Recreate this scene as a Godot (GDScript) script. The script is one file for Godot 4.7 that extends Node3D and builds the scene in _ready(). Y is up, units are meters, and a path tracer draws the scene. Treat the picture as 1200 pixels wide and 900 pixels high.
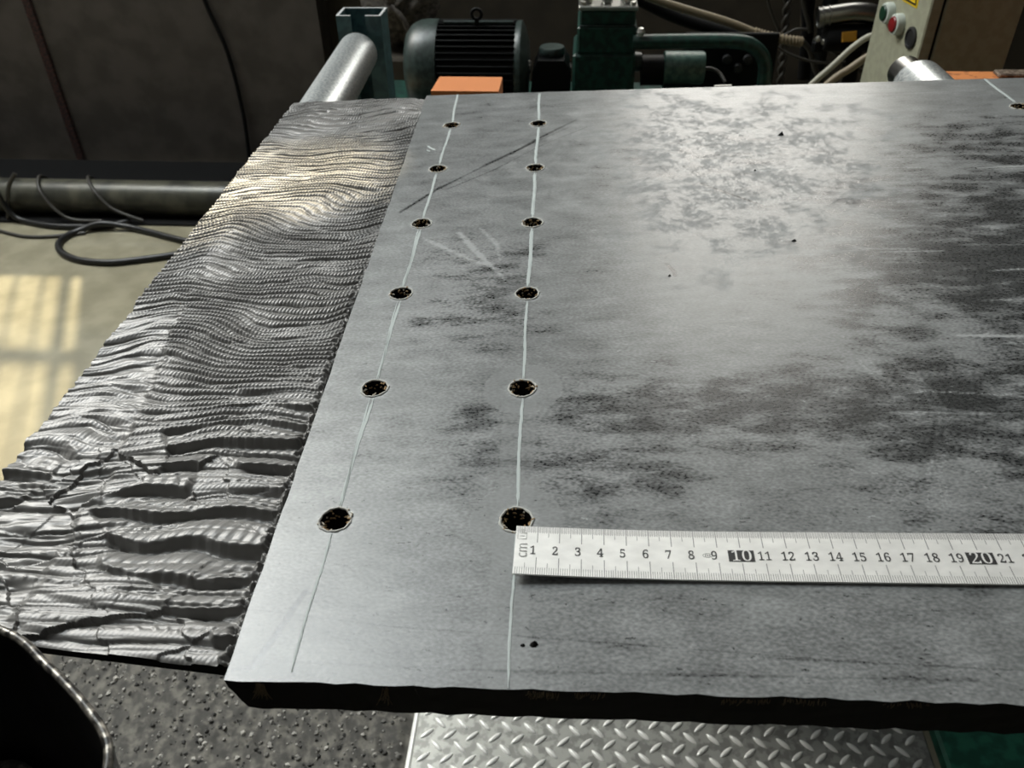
extends Node3D

# ---------------------------------------------------------------- frames
# The belt lies on its rollers with a slight lean: u across the frame along the ruler, v up, w towards the camera.
var BT := Transform3D(Basis(Vector3(0.9984, 0.0562, 0.0), Vector3(-0.0562, 0.9984, 0.0095), Vector3(-0.0005, -0.0095, 1.0)).orthonormalized(), Vector3(0, 0.78, 0))
var used := {}
var rng := RandomNumberGenerator.new()

func B(u: float, v: float, w: float) -> Vector3:
	return BT * Vector3(u, v, w)

# ---------------------------------------------------------------- materials
func mat(c: Color, rough: float, metal := 0.0, spec := 0.5) -> StandardMaterial3D:
	var m := StandardMaterial3D.new()
	m.albedo_color = c
	m.roughness = rough
	m.metallic = metal
	m.metallic_specular = spec
	return m

func noise_tex(freq: float, a: Color, b: Color, sd: int, size := 512, oct := 4, lo := 0.3, hi := 0.7) -> ImageTexture:
	var n := FastNoiseLite.new()
	n.seed = sd
	n.frequency = freq
	n.fractal_octaves = oct
	var im := n.get_seamless_image(size, size)
	im.convert(Image.FORMAT_L8)
	var d := im.get_data()
	var lut := []
	for i in 256:
		lut.append(a.lerp(b, smoothstep(lo, hi, i / 255.0)))
	var o := PackedByteArray()
	o.resize(size * size * 3)
	for i in size * size:
		var c: Color = lut[d[i]]
		o[i * 3] = c.r8
		o[i * 3 + 1] = c.g8
		o[i * 3 + 2] = c.b8
	return ImageTexture.create_from_image(Image.create_from_data(size, size, false, Image.FORMAT_RGB8, o))

func tmat(a: Color, b: Color, rough: float, metal: float, freq: float, scale: float, sd: int, bump := 0.0, lo := 0.3, hi := 0.7, spec := 0.5) -> StandardMaterial3D:
	var m := mat(Color.WHITE, rough, metal, spec)
	var t := noise_tex(freq, a, b, sd, 512, 4, lo, hi)
	m.albedo_texture = t
	m.uv1_triplanar = true
	m.uv1_world_triplanar = true
	m.uv1_scale = Vector3.ONE * scale
	if bump > 0.0:
		m.heightmap_enabled = true
		m.heightmap_texture = t
		m.heightmap_scale = bump
	return m

# ---------------------------------------------------------------- nodes
func numbered(n: String) -> String:
	if not used.has(n):
		used[n] = 0
		return n
	used[n] += 1
	return "%s_%03d" % [n, used[n]]

func thing(called: String, label: String, category: String, at := Transform3D(), group := "") -> Node3D:
	var o := Node3D.new()
	o.name = numbered(called)
	add_child(o, true)
	o.transform = at
	tag(o, label, category, group)
	return o

func tag(o: Node, label: String, category: String, group := "") -> void:
	o.set_meta("label", label)
	o.set_meta("category", category)
	if group:
		o.set_meta("group", group)

func obj(called: String, mesh, m: Material, parent: Node = self, at := Transform3D()) -> MeshInstance3D:
	var o := MeshInstance3D.new()
	o.name = numbered(called) if parent == self else called
	if mesh is SurfaceTool:
		mesh.generate_normals()
		mesh.index()
		o.mesh = mesh.commit()
	else:
		o.mesh = mesh
	o.material_override = m
	o.transform = at
	parent.add_child(o, true)
	if parent != self and o.name != called:
		var k := 1
		while parent.has_node("%s_%03d" % [called, k]):
			k += 1
		o.name = "%s_%03d" % [called, k]
	return o

func struct(called: String, mesh, m: Material, at := Transform3D()) -> MeshInstance3D:
	var o := obj(called, mesh, m, self, at)
	o.set_meta("kind", "structure")
	return o

# ---------------------------------------------------------------- shapes
func sb() -> SurfaceTool:
	var st := SurfaceTool.new()
	st.begin(Mesh.PRIMITIVE_TRIANGLES)
	return st

func tri(st: SurfaceTool, a: Vector3, b: Vector3, c: Vector3, out: Vector3) -> void:
	# front faces run clockwise, seen from the side that «out» points to
	if (b - a).cross(c - a).dot(out) > 0.0:
		var t := b
		b = c
		c = t
	st.add_vertex(a)
	st.add_vertex(b)
	st.add_vertex(c)

func quad(st: SurfaceTool, a: Vector3, b: Vector3, c: Vector3, d: Vector3, out: Vector3) -> void:
	tri(st, a, b, c, out)
	tri(st, a, c, d, out)

func box(st: SurfaceTool, c: Vector3, s: Vector3, bev := 0.002, basis := Basis()) -> void:
	st.set_smooth_group(-1)
	var h := s / 2.0
	bev = minf(bev, minf(h.x, minf(h.y, h.z)) * 0.9)
	var p := func(sx: int, sy: int, sz: int, ax: int) -> Vector3:
		var v := Vector3(sx * (h.x - bev), sy * (h.y - bev), sz * (h.z - bev))
		v[ax] += bev * [sx, sy, sz][ax]
		return c + basis * v
	for ax in 3:
		for s1 in [-1, 1]:
			var q := []
			for k in [[-1, -1], [1, -1], [1, 1], [-1, 1]]:
				var sg := [0, 0, 0]
				sg[ax] = s1
				sg[(ax + 1) % 3] = k[0]
				sg[(ax + 2) % 3] = k[1]
				q.append(p.call(sg[0], sg[1], sg[2], ax))
			var o := Vector3()
			o[ax] = s1
			quad(st, q[0], q[1], q[2], q[3], basis * o)
	if bev <= 0.0:
		return
	for ax in 3:
		var b1 := (ax + 1) % 3
		var b2 := (ax + 2) % 3
		for s1 in [-1, 1]:
			for s2 in [-1, 1]:
				var q := []
				for e in [[-1, b1], [1, b1], [1, b2], [-1, b2]]:
					var sg := [0, 0, 0]
					sg[ax] = e[0]
					sg[b1] = s1
					sg[b2] = s2
					q.append(p.call(sg[0], sg[1], sg[2], e[1]))
				var o := Vector3()
				o[b1] = s1
				o[b2] = s2
				quad(st, q[0], q[1], q[2], q[3], basis * o)
	for sx in [-1, 1]:
		for sy in [-1, 1]:
			for sz in [-1, 1]:
				tri(st, p.call(sx, sy, sz, 0), p.call(sx, sy, sz, 1), p.call(sx, sy, sz, 2), basis * Vector3(sx, sy, sz))

func boxm(c: Vector3, s: Vector3, bev := 0.002, basis := Basis()) -> SurfaceTool:
	var st := sb()
	box(st, c, s, bev, basis)
	return st

func spline(pts: Array, per := 8, closed := false) -> PackedVector3Array:
	var o := PackedVector3Array()
	var n := pts.size()
	var segs := n if closed else n - 1
	for i in segs:
		var p0: Vector3 = pts[(i - 1 + n) % n] if closed else pts[maxi(i - 1, 0)]
		var p1: Vector3 = pts[i]
		var p2: Vector3 = pts[(i + 1) % n]
		var p3: Vector3 = pts[(i + 2) % n] if closed else pts[mini(i + 2, n - 1)]
		for k in per:
			o.append(p1.cubic_interpolate(p2, p0, p3, float(k) / per))
	if not closed:
		o.append(pts[n - 1])
	return o

func tube(st: SurfaceTool, pts: PackedVector3Array, r, sides := 10, caps := true) -> void:
	# r is one radius or one for each point
	var rings := []
	var up := Vector3.UP
	for i in pts.size():
		var t := (pts[mini(i + 1, pts.size() - 1)] - pts[maxi(i - 1, 0)]).normalized()
		if absf(up.dot(t)) > 0.95 and i == 0:
			up = Vector3.RIGHT
		var x := up.cross(t).normalized()
		up = t.cross(x).normalized()
		var ring := PackedVector3Array()
		var rad: float = r[i] if r is Array or r is PackedFloat32Array else r
		for k in sides:
			var a := TAU * k / sides
			ring.append(pts[i] + (x * cos(a) + up * sin(a)) * rad)
		rings.append(ring)
	st.set_smooth_group(1)
	for i in pts.size() - 1:
		for k in sides:
			var k2 := (k + 1) % sides
			var mid: Vector3 = (rings[i][k] + rings[i][k2]) / 2.0 - pts[i]
			quad(st, rings[i][k], rings[i][k2], rings[i + 1][k2], rings[i + 1][k], mid)
	if caps:
		st.set_smooth_group(-1)
		for e in [0, pts.size() - 1]:
			var o := pts[e] - pts[1 if e == 0 else e - 1]
			for k in sides:
				tri(st, pts[e], rings[e][k], rings[e][(k + 1) % sides], o)

func tubem(pts: Array, r, sides := 10, per := 8) -> SurfaceTool:
	var st := sb()
	tube(st, spline(pts, per), r, sides)
	return st

# profile: [radius, height] pairs along the axis of «at» (its y); segments that bend less than 40 degrees are smooth
func lathe(st: SurfaceTool, at: Transform3D, prof: Array, sides := 24) -> void:
	var g := 2
	for i in prof.size() - 1:
		var a := Vector2(prof[i][0], prof[i][1])
		var b := Vector2(prof[i + 1][0], prof[i + 1][1])
		if i > 0:
			var z := Vector2(prof[i - 1][0], prof[i - 1][1])
			if absf((a - z).angle_to(b - a)) > 0.7:
				g += 1
		st.set_smooth_group(g)
		var d := (b - a).normalized()
		for k in sides:
			var t0 := TAU * k / sides
			var t1 := TAU * (k + 1) / sides
			var tm := (t0 + t1) / 2
			var e0 := Vector3(cos(t0), 0, sin(t0))
			var e1 := Vector3(cos(t1), 0, sin(t1))
			var o := at.basis * (Vector3(cos(tm), 0, sin(tm)) * d.y - Vector3.UP * d.x)
			var p0 := at * (e0 * a.x + Vector3.UP * a.y)
			var p1 := at * (e1 * a.x + Vector3.UP * a.y)
			var p2 := at * (e1 * b.x + Vector3.UP * b.y)
			var p3 := at * (e0 * b.x + Vector3.UP * b.y)
			if a.x > 1e-6:
				tri(st, p0, p1, p2, o)
			if b.x > 1e-6:
				tri(st, p0, p2, p3, o)

func lathem(at: Transform3D, prof: Array, sides := 24) -> SurfaceTool:
	var st := sb()
	lathe(st, at, prof, sides)
	return st

func axis_x(p: Vector3) -> Transform3D:      # y of the lathe runs along +x
	return Transform3D(Basis(Vector3(0, -1, 0), Vector3(1, 0, 0), Vector3(0, 0, 1)), p)

func axis_to(p: Vector3, d: Vector3) -> Transform3D:
	var y := d.normalized()
	var x := y.cross(Vector3(0.13, 0.3, 0.94)).normalized()
	return Transform3D(Basis(x, y, x.cross(y)), p)

func prism(st: SurfaceTool, outline: PackedVector2Array, depth: float, at: Transform3D) -> void:
	# outline in x, y of «at», extruded along its z from 0 to depth
	st.set_smooth_group(-1)
	var idx := Geometry2D.triangulate_polygon(outline)
	for e in [0.0, depth]:
		for i in range(0, idx.size(), 3):
			var q := []
			for k in 3:
				q.append(at * Vector3(outline[idx[i + k]].x, outline[idx[i + k]].y, e))
			tri(st, q[0], q[1], q[2], at.basis.z * (-1.0 if e == 0.0 else 1.0))
	var cw := Geometry2D.is_polygon_clockwise(outline)
	for i in outline.size():
		var a := outline[i]
		var b := outline[(i + 1) % outline.size()]
		var n2 := Vector2((b - a).y, -(b - a).x) * (-1.0 if cw else 1.0)
		quad(st, at * Vector3(a.x, a.y, 0), at * Vector3(b.x, b.y, 0), at * Vector3(b.x, b.y, depth), at * Vector3(a.x, a.y, depth), at.basis * Vector3(n2.x, n2.y, 0))

func text(s: String, font: String, height: float, thick: float) -> TextMesh:
	var t := TextMesh.new()
	var f := SystemFont.new()
	f.font_names = PackedStringArray([font])
	t.font = f
	t.text = s
	t.font_size = 64
	t.pixel_size = height / 46.0
	t.depth = thick
	t.curve_step = 1.0
	return t

# ---------------------------------------------------------------- palette
var M := {}

func materials() -> void:
	M.black = mat(Color(0.05, 0.05, 0.05), 0.6)
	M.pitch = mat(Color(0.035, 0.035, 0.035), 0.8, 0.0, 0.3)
	M.rubber = mat(Color(0.1, 0.1, 0.1), 0.75, 0.0, 0.3)
	M.chalk = mat(Color(0.68, 0.71, 0.705), 0.9, 0.0, 0.3)
	M.galv = tmat(Color(0.7, 0.73, 0.74), Color(0.9, 0.915, 0.91), 0.3, 0.72, 0.03, 14.0, 11, 0.02)
	M.galv.roughness = 0.3
	M.zinc = mat(Color(0.85, 0.86, 0.86), 0.35, 0.35)
	M.steel = mat(Color(0.72, 0.72, 0.7), 0.35, 1.0)
	M.shaft = mat(Color(0.55, 0.55, 0.54), 0.28, 1.0)
	M.teal = tmat(Color(0.2, 0.31, 0.325), Color(0.25, 0.375, 0.39), 0.45, 0.0, 0.02, 5.0, 12)
	M.green = tmat(Color(0.04, 0.15, 0.13), Color(0.08, 0.24, 0.2), 0.42, 0.0, 0.02, 5.0, 13)
	M.green_light = tmat(Color(0.2, 0.3, 0.27), Color(0.32, 0.42, 0.38), 0.4, 0.0, 0.02, 6.0, 14)
	M.green_floor = tmat(Color(0.1, 0.3, 0.24), Color(0.16, 0.4, 0.32), 0.5, 0.0, 0.02, 3.0, 15)
	M.orange = tmat(Color(0.6, 0.35, 0.18), Color(0.8, 0.5, 0.27), 0.75, 0.0, 0.02, 6.0, 16, 0.02, 0.1, 0.5)
	M.wood = tmat(Color(0.32, 0.27, 0.22), Color(0.5, 0.44, 0.38), 0.8, 0.0, 0.02, 12.0, 17)
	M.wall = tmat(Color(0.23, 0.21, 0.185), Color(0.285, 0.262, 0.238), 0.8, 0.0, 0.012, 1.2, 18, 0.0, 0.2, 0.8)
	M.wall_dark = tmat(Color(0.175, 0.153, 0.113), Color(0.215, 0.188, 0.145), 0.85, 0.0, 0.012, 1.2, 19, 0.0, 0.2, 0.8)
	M.rust = tmat(Color(0.1, 0.06, 0.05), Color(0.24, 0.13, 0.1), 0.85, 0.0, 0.02, 9.0, 20)
	M.plaster = mat(Color(0.3, 0.295, 0.28), 0.85)
	M.side = mat(Color(0.22, 0.21, 0.2), 0.85)
	M.floor = tmat(Color(0.51, 0.49, 0.415), Color(0.575, 0.555, 0.475), 0.13, 0.0, 0.012, 1.2, 21, 0.0, 0.1, 0.9)
	M.grit = tmat(Color(0.24, 0.235, 0.22), Color(0.42, 0.41, 0.38), 0.8, 0.0, 0.03, 3.0, 22, 0.3, 0.25, 0.8)
	M.pipe = tmat(Color(0.2, 0.2, 0.175), Color(0.33, 0.325, 0.28), 0.34, 0.15, 0.01, 2.0, 23, 0.0, 0.25, 0.75)
	M.cable = mat(Color(0.09, 0.09, 0.09), 0.42)
	M.cable_grey = mat(Color(0.2, 0.19, 0.17), 0.5)
	M.cable_white = mat(Color(0.62, 0.61, 0.55), 0.45)
	M.cable_beige = mat(Color(0.5, 0.45, 0.36), 0.5)
	M.cab = tmat(Color(0.55, 0.55, 0.475), Color(0.59, 0.59, 0.51), 0.45, 0.0, 0.02, 5.0, 24)
	M.cab_side = M.cab
	M.motor = mat(Color(0.012, 0.018, 0.018), 0.55, 0.0, 0.3)
	M.bell = tmat(Color(0.12, 0.16, 0.15), Color(0.2, 0.25, 0.235), 0.38, 0.0, 0.02, 7.0, 25)
	M.cloth = tmat(Color(0.22, 0.205, 0.19), Color(0.36, 0.34, 0.315), 0.9, 0.0, 0.02, 7.0, 26)
	M.blue = mat(Color(0.06, 0.07, 0.3), 0.8)
	M.plate = tmat(Color(0.55, 0.55, 0.53), Color(0.68, 0.68, 0.655), 0.5, 0.55, 0.015, 6.0, 27, 0.0, 0.3, 0.6)
	M.bar = mat(Color(0.95, 0.95, 0.93), 0.3, 0.12)
	M.tub = mat(Color(0.07, 0.07, 0.07), 0.4)
	M.tub_rim = tmat(Color(0.08, 0.075, 0.07), Color(0.62, 0.6, 0.56), 0.38, 0.4, 0.035, 9.0, 28, 0.0, 0.4, 0.7)
	M.residue = tmat(Color(0.08, 0.08, 0.075), Color(0.3, 0.29, 0.27), 0.8, 0.0, 0.03, 8.0, 29, 0.3)
	M.fray = mat(Color(0.6, 0.5, 0.36), 0.9)
	M.fray_white = mat(Color(0.75, 0.72, 0.66), 0.85)
	M.glass = mat(Color(0.95, 0.97, 0.96, 0.06), 0.05)
	M.glass.transparency = BaseMaterial3D.TRANSPARENCY_ALPHA
	M.edge_fray = mat(Color(0.36, 0.31, 0.23), 0.9)
	M.lip = mat(Color(0.66, 0.66, 0.64), 0.85)
	M.frame = mat(Color(0.35, 0.35, 0.33), 0.6)

# ---------------------------------------------------------------- main
func _ready() -> void:
	rng.seed = 7
	var cam := Camera3D.new()
	cam.name = "camera"
	cam.transform = Transform3D(Basis(Vector3(0.997, -0.0162, -0.0759), Vector3(-0.0335, 0.7925, -0.6089), Vector3(0.07, 0.6096, 0.7896)).orthonormalized(), Vector3(0.0225, 1.0727, 0.266))
	cam.fov = 49.33
	cam.near = 0.02
	cam.far = 60.0
	var ca := CameraAttributesPhysical.new()
	ca.frustum_focal_length = 26.14
	ca.frustum_focus_distance = 0.5
	ca.frustum_near = 0.02
	ca.frustum_far = 60.0
	ca.exposure_aperture = 16.0
	cam.attributes = ca
	add_child(cam)
	cam.current = true
	var we := WorldEnvironment.new()
	we.name = "environment"
	var e := Environment.new()
	e.background_mode = Environment.BG_SKY
	var sky := Sky.new()
	var sm := ProceduralSkyMaterial.new()
	sm.sky_top_color = Color(0.55, 0.66, 0.8)
	sm.sky_horizon_color = Color(0.85, 0.87, 0.88)
	sm.ground_bottom_color = Color(0.3, 0.29, 0.27)
	sm.ground_horizon_color = Color(0.6, 0.6, 0.58)
	sky.sky_material = sm
	e.sky = sky
	e.tonemap_mode = Environment.TONE_MAPPER_LINEAR
	e.tonemap_exposure = 1.0
	e.sdfgi_enabled = true
	e.ssao_enabled = true
	e.ssil_enabled = true
	we.environment = e
	add_child(we)
	# daylight: the window panes and roof lights of the hall (size, centre, direction they face, energy, colour)
	daylight("window_light", Vector2(0.84, 1.3), Vector3(0.5, 1.78, -2.312), Vector3(0, 0, 1), 1.9, Color(1.0, 0.985, 0.95))
	daylight("window_light", Vector2(1.3, 1.2), Vector3(-2.6, 2.78, -2.312), Vector3(0, 0, 1), 18.0, Color(1.0, 0.99, 0.96))
	daylight("roof_light", Vector2(1.9, 1.1), Vector3(-1.9, 3.54, -1.65), Vector3(0, -1, 0), 4.8, Color(0.96, 0.99, 1.0))
	daylight("roof_light", Vector2(2.2, 1.2), Vector3(0.2, 3.54, 1.7), Vector3(0, -1, 0), 0.1, Color(1.0, 1.0, 0.98))
	# low sun from behind the far wall; it enters through the barred window and the small high one
	var sun := DirectionalLight3D.new()
	sun.name = "sun"
	sun.light_energy = 4.0
	sun.light_color = Color(1.0, 0.93, 0.78)
	sun.light_angular_distance = 1.2
	sun.shadow_enabled = true
	sun.transform = Transform3D(Basis.looking_at(Vector3(0.444, -0.916, 1.0), Vector3.UP), Vector3(-3, 5, -6))
	add_child(sun)
	materials()
	room()
	floor_things()
	belt()
	ruler()
	rollers()
	machines()
	cabinet()
	cables()
	debris()

func daylight(called: String, size: Vector2, at: Vector3, facing: Vector3, energy: float, c: Color) -> void:
	var l := AreaLight3D.new()
	l.name = called
	l.area_size = size
	l.area_normalize_energy = false
	l.area_range = 20.0
	l.area_attenuation = 2.0
	l.light_energy = energy
	l.light_color = c
	l.shadow_enabled = true
	add_child(l, true)
	var up := Vector3.UP if absf(facing.y) < 0.9 else Vector3.BACK
	l.transform = Transform3D(Basis.looking_at(facing, up), at)

func glow(c: Color, en: float) -> StandardMaterial3D:
	var m := mat(Color(0.8, 0.8, 0.8), 0.5)
	m.emission_enabled = true
	m.emission = c
	m.emission_energy_multiplier = en
	return m

func room() -> void:
	struct("floor", boxm(Vector3(0, -0.1, 0.3), Vector3(7.0, 0.2, 6.0), 0.0), M.floor)
	struct("ceiling", boxm(Vector3(0, 3.7, 0.3), Vector3(7.0, 0.2, 6.0), 0.0), M.plaster)
	struct("wall_left", boxm(Vector3(-3.4, 1.8, 0.3), Vector3(0.2, 3.6, 6.0), 0.0), M.side)
	struct("wall_right", boxm(Vector3(3.4, 1.8, 0.3), Vector3(0.2, 3.6, 6.0), 0.0), M.side)
	struct("wall_front", boxm(Vector3(0, 1.8, 3.2), Vector3(6.6, 3.6, 0.2), 0.0), M.side)
	# the far wall around its two windows
	var st := sb()
	var z := -2.35
	for r in [[-3.3, -1.545, 0.0, 0.665], [-3.3, -3.22, 0.665, 1.95], [-3.3, -1.545, 1.95, 2.18], [-3.3, -3.25, 2.18, 3.38], [-1.95, -1.545, 2.18, 3.38], [-3.3, -1.545, 3.38, 3.6], [-1.545, -0.742, 0.0, 2.34], [-1.545, -1.35, 2.34, 2.72], [-0.93, -0.742, 2.34, 2.72], [-1.545, -0.742, 2.72, 3.6]]:
		box(st, Vector3((r[0] + r[1]) / 2, (r[2] + r[3]) / 2, z), Vector3(r[1] - r[0], r[3] - r[2], 0.2), 0.0)
	struct("wall_back", st, M.wall)
	st = sb()
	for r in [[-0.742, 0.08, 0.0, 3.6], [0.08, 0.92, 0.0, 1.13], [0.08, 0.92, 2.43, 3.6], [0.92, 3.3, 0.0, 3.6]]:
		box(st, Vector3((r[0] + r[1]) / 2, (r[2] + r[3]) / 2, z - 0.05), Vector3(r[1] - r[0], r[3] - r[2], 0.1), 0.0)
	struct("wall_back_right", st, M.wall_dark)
	# a rusty steel joint strip on the left wall, a cable that hangs before it
	struct("trim_1", boxm(Vector3(-1.605, 1.8, -2.246), Vector3(0.026, 3.6, 0.012), 0.002), M.rust)
	var bars := []
	for k in 22:
		bars.append(-1.613 - k * 0.0715)
	window("window_1", -3.22, -1.545, 0.665, 1.95, bars, [1.03, 1.5], Color.BLACK, 0.0, 0.007)
	window("window_6", -1.35, -0.93, 2.34, 2.72, [], [], Color.BLACK, 0.0)
	# an added, unseen sloping bar over the small high window shapes the sun patch
	struct("sun_blocker_2", boxm(Vector3(-1.13 + 0.034, 2.488 + 0.1, -2.225), Vector3(0.75, 0.2, 0.04), 0.004, Basis(Vector3.BACK, -0.33)), M.frame)
	window("window_3", -3.25, -1.95, 2.18, 3.38, [-2.8, -2.4], [], Color(1.0, 1.0, 0.97), 1.0)
	window("window_2", 0.08, 0.92, 1.13, 2.43, [0.5], [1.78], Color(1.0, 0.98, 0.95), 0.6)
	for s in [[-1.9, -1.65, 1.9, 1.1], [0.2, 1.7, 2.2, 1.2]]:
		struct("window_4" if s[1] < 0 else "window_5", boxm(Vector3(s[0], 3.585, s[1]), Vector3(s[2], 0.03, s[3]), 0.004), glow(Color(1, 1, 0.98), 0.4))

func window(called: String, x0: float, x1: float, y0: float, y1: float, muls: Array, bars: Array, c: Color, en: float, bar := 0.03) -> void:
	var n := Node3D.new()
	n.name = called
	n.set_meta("kind", "structure")
	add_child(n)
	var st := sb()
	var z := -2.29
	for y in [y0 + 0.015, y1 - 0.015]:
		box(st, Vector3((x0 + x1) / 2, y, z), Vector3(x1 - x0, 0.03, 0.05), 0.003)
	for x in [x0 + 0.015, x1 - 0.015]:
		box(st, Vector3(x, (y0 + y1) / 2, z), Vector3(0.03, y1 - y0, 0.05), 0.003)
	obj("window_frame", st, M.frame, n)
	for x in muls:
		obj("mullion", boxm(Vector3(x, (y0 + y1) / 2, z), Vector3(bar, y1 - y0, 0.012 if bar < 0.02 else 0.03), 0.002), M.frame, n)
	for y in bars:
		obj("glazing_bar", boxm(Vector3((x0 + x1) / 2, y, z), Vector3(x1 - x0, 0.03, 0.03), 0.003), M.frame, n)
	obj("pane", boxm(Vector3((x0 + x1) / 2, (y0 + y1) / 2, z - 0.03), Vector3(x1 - x0, y1 - y0, 0.008), 0.0), glow(c, en) if en > 0.0 else M.glass, n)

# ---------------------------------------------------------------- on the floor
func floor_things() -> void:
	# gritty dark ground beside the tread plate
	var st := sb()
	var nz := FastNoiseLite.new()
	nz.seed = 3
	nz.frequency = 1.0
	st.set_smooth_group(1)
	var nx := 150
	var ny := 130
	var x0 := -0.95
	var z0 := -0.72
	var dx := 0.775 / nx
	var dz := 1.2 / ny
	var hgt := func(i: int, j: int) -> Vector3:
		var x := x0 + i * dx
		var z := z0 + j * dz
		var edge := minf(1.0, minf(minf(i, nx - i), minf(j, ny - j)) / 3.0)
		var h := 0.006 * edge + 0.004 * edge * nz.get_noise_2d(x * 60.0, z * 60.0) + 0.0035 * edge * nz.get_noise_2d(x * 190.0, z * 190.0)
		return Vector3(x, maxf(h, -0.002), z)
	for i in nx:
		for j in ny:
			quad(st, hgt.call(i, j), hgt.call(i + 1, j), hgt.call(i + 1, j + 1), hgt.call(i, j + 1), Vector3.UP)
	var g := obj("grit_layer", st, M.grit)
	tag(g, "dark grey gritty layer of crumbs on the floor left of the tread plate", "ground")
	g.set_meta("kind", "stuff")
	var peb := sb()
	peb.set_smooth_group(-1)
	var pv := [Vector3(1, 0, 0), Vector3(0.3, 0.1, 0.9), Vector3(-0.8, 0, 0.5), Vector3(-0.7, 0.1, -0.6), Vector3(0.4, 0, -0.8)]
	for k in 5:
		tri(peb, pv[k], pv[(k + 1) % 5], Vector3(0.05, 0.8, 0), pv[k] + pv[(k + 1) % 5] + Vector3.UP)
		tri(peb, pv[k], pv[(k + 1) % 5], Vector3(0, -0.5, 0), pv[k] + pv[(k + 1) % 5] + Vector3.DOWN)
	peb.generate_normals()
	peb.index()
	var pm := MultiMesh.new()
	pm.transform_format = MultiMesh.TRANSFORM_3D
	pm.use_colors = true
	pm.mesh = peb.commit()
	pm.instance_count = 9000
	for k in 9000:
		var c := Vector3(rng.randf_range(-0.93, -0.185), 0.0065, rng.randf_range(-0.7, 0.46))
		var sc := 0.0014 + 0.0034 * pow(rng.randf(), 2.5)
		pm.set_instance_transform(k, Transform3D(Basis.from_euler(Vector3(rng.randf() * 0.8, rng.randf() * TAU, rng.randf() * 0.8)).scaled(Vector3.ONE * sc), c))
		var v := 0.02 + 0.42 * pow(rng.randf(), 1.7)
		pm.set_instance_color(k, Color(v, v * 0.97, v * 0.88))
	var pmi := MultiMeshInstance3D.new()
	pmi.name = "grit_grains"
	pmi.multimesh = pm
	var pmat := mat(Color.WHITE, 0.75)
	pmat.vertex_color_use_as_albedo = true
	pmi.material_override = pmat
	pmi.set_meta("kind", "stuff")
	g.add_child(pmi)
	# tread plate
	var t := thing("tread_plate", "shiny steel tread plate with raised lozenges under the front of the belt", "metal plate", Transform3D(Basis(), Vector3(0, 0, 0)))
	obj("sheet", boxm(Vector3(0.169, 0.006, -0.15), Vector3(0.68, 0.012, 1.1), 0.002), M.plate, t)
	obj("edge_lip", boxm(Vector3(-0.1735, 0.0065, -0.15), Vector3(0.007, 0.013, 1.1), 0.002), M.bar, t)
	var bar := sb()
	# one lozenge: a low double-pointed dome along x
	bar.set_smooth_group(1)
	var rings := 8
	var prev := []
	for i in rings + 1:
		var s := -1.0 + 2.0 * i / rings
		var w := 0.0036 * pow(maxf(0.0, 1.0 - s * s), 0.7)
		var hh := 0.0028 * pow(maxf(0.0, 1.0 - s * s), 0.5)
		var cur := []
		for k in 5:
			var a := PI * k / 4.0
			cur.append(Vector3(s * 0.0115, sin(a) * hh, cos(a) * w))
		if i > 0:
			for k in 4:
				quad(bar, prev[k], prev[k + 1], cur[k + 1], cur[k], Vector3(0, 1, (prev[k].z + cur[k + 1].z) * 100.0))
		prev = cur
	bar.generate_normals()
	bar.index()
	var barmesh := bar.commit()
	var others := []
	for r in 64:
		var z := -0.66 + r * 0.0165
		for k in 23:
			var x := -0.155 + k * 0.0306 + (0.0153 if r % 2 else 0.0)
			if x > 0.495 or x < -0.165:
				continue
			var tr := Transform3D(Basis(Vector3.UP, deg_to_rad(42.0 if r % 2 == 0 else -42.0)), Vector3(x, 0.012, z))
			if z > -0.405 and z < -0.22:
				obj("tread_bar", barmesh, M.bar, t, tr)
			else:
				others.append(tr)
	var mm := MultiMesh.new()
	mm.transform_format = MultiMesh.TRANSFORM_3D
	mm.mesh = barmesh
	mm.instance_count = others.size()
	for i in others.size():
		mm.set_instance_transform(i, others[i])
	var mi := MultiMeshInstance3D.new()
	mi.name = "tread_bars_out_of_view"
	mi.multimesh = mm
	mi.material_override = M.bar
	mi.set_meta("kind", "stuff")
	t.add_child(mi)
	# green painted machine foot at the right
	t = thing("green_machine", "green painted steel machine base on the floor right of the tread plate", "machine part")
	obj("base_plate", boxm(Vector3(0.87, 0.012, -0.35), Vector3(0.7, 0.024, 1.2), 0.004), M.green_floor, t)
	obj("rib", boxm(Vector3(0.8, 0.05, -0.2), Vector3(0.02, 0.052, 0.6), 0.004), M.green_floor, t)
	# the long pipe on the floor before the wall
	t = thing("floor_pipe", "long dusty grey pipe lying along the foot of the dark wall", "pipe")
	st = sb()
	lathe(st, axis_x(Vector3(-2.7, 0.05, -1.873)), [[0.044, 0.0], [0.05, 0.0], [0.05, 1.9], [0.044, 1.9], [0.044, 0.0]], 40)
	obj("pipe_body", st, M.pipe, t)
	for x in [-2.69, -1.655]:
		obj("joint_band", lathem(axis_x(Vector3(x, 0.05, -1.873)), [[0.05, -0.012], [0.0535, -0.01], [0.0535, 0.01], [0.05, 0.012]], 40), M.pipe, t)
	var s := obj("shade_sheet", boxm(Vector3(-1.76, 0.003, -2.02), Vector3(1.7, 0.006, 0.44), 0.001), M.pitch)  # black sheet added where only the pipe's shade falls on the floor
	tag(s, "flat black sheet that stands in for the shade under the long floor pipe", "shade sheet")
	# black bin at the lower left, close to the camera
	t = thing("waste_bin", "tall black bin with a worn rim at the lower left corner", "bin")
	var pts := []
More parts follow.
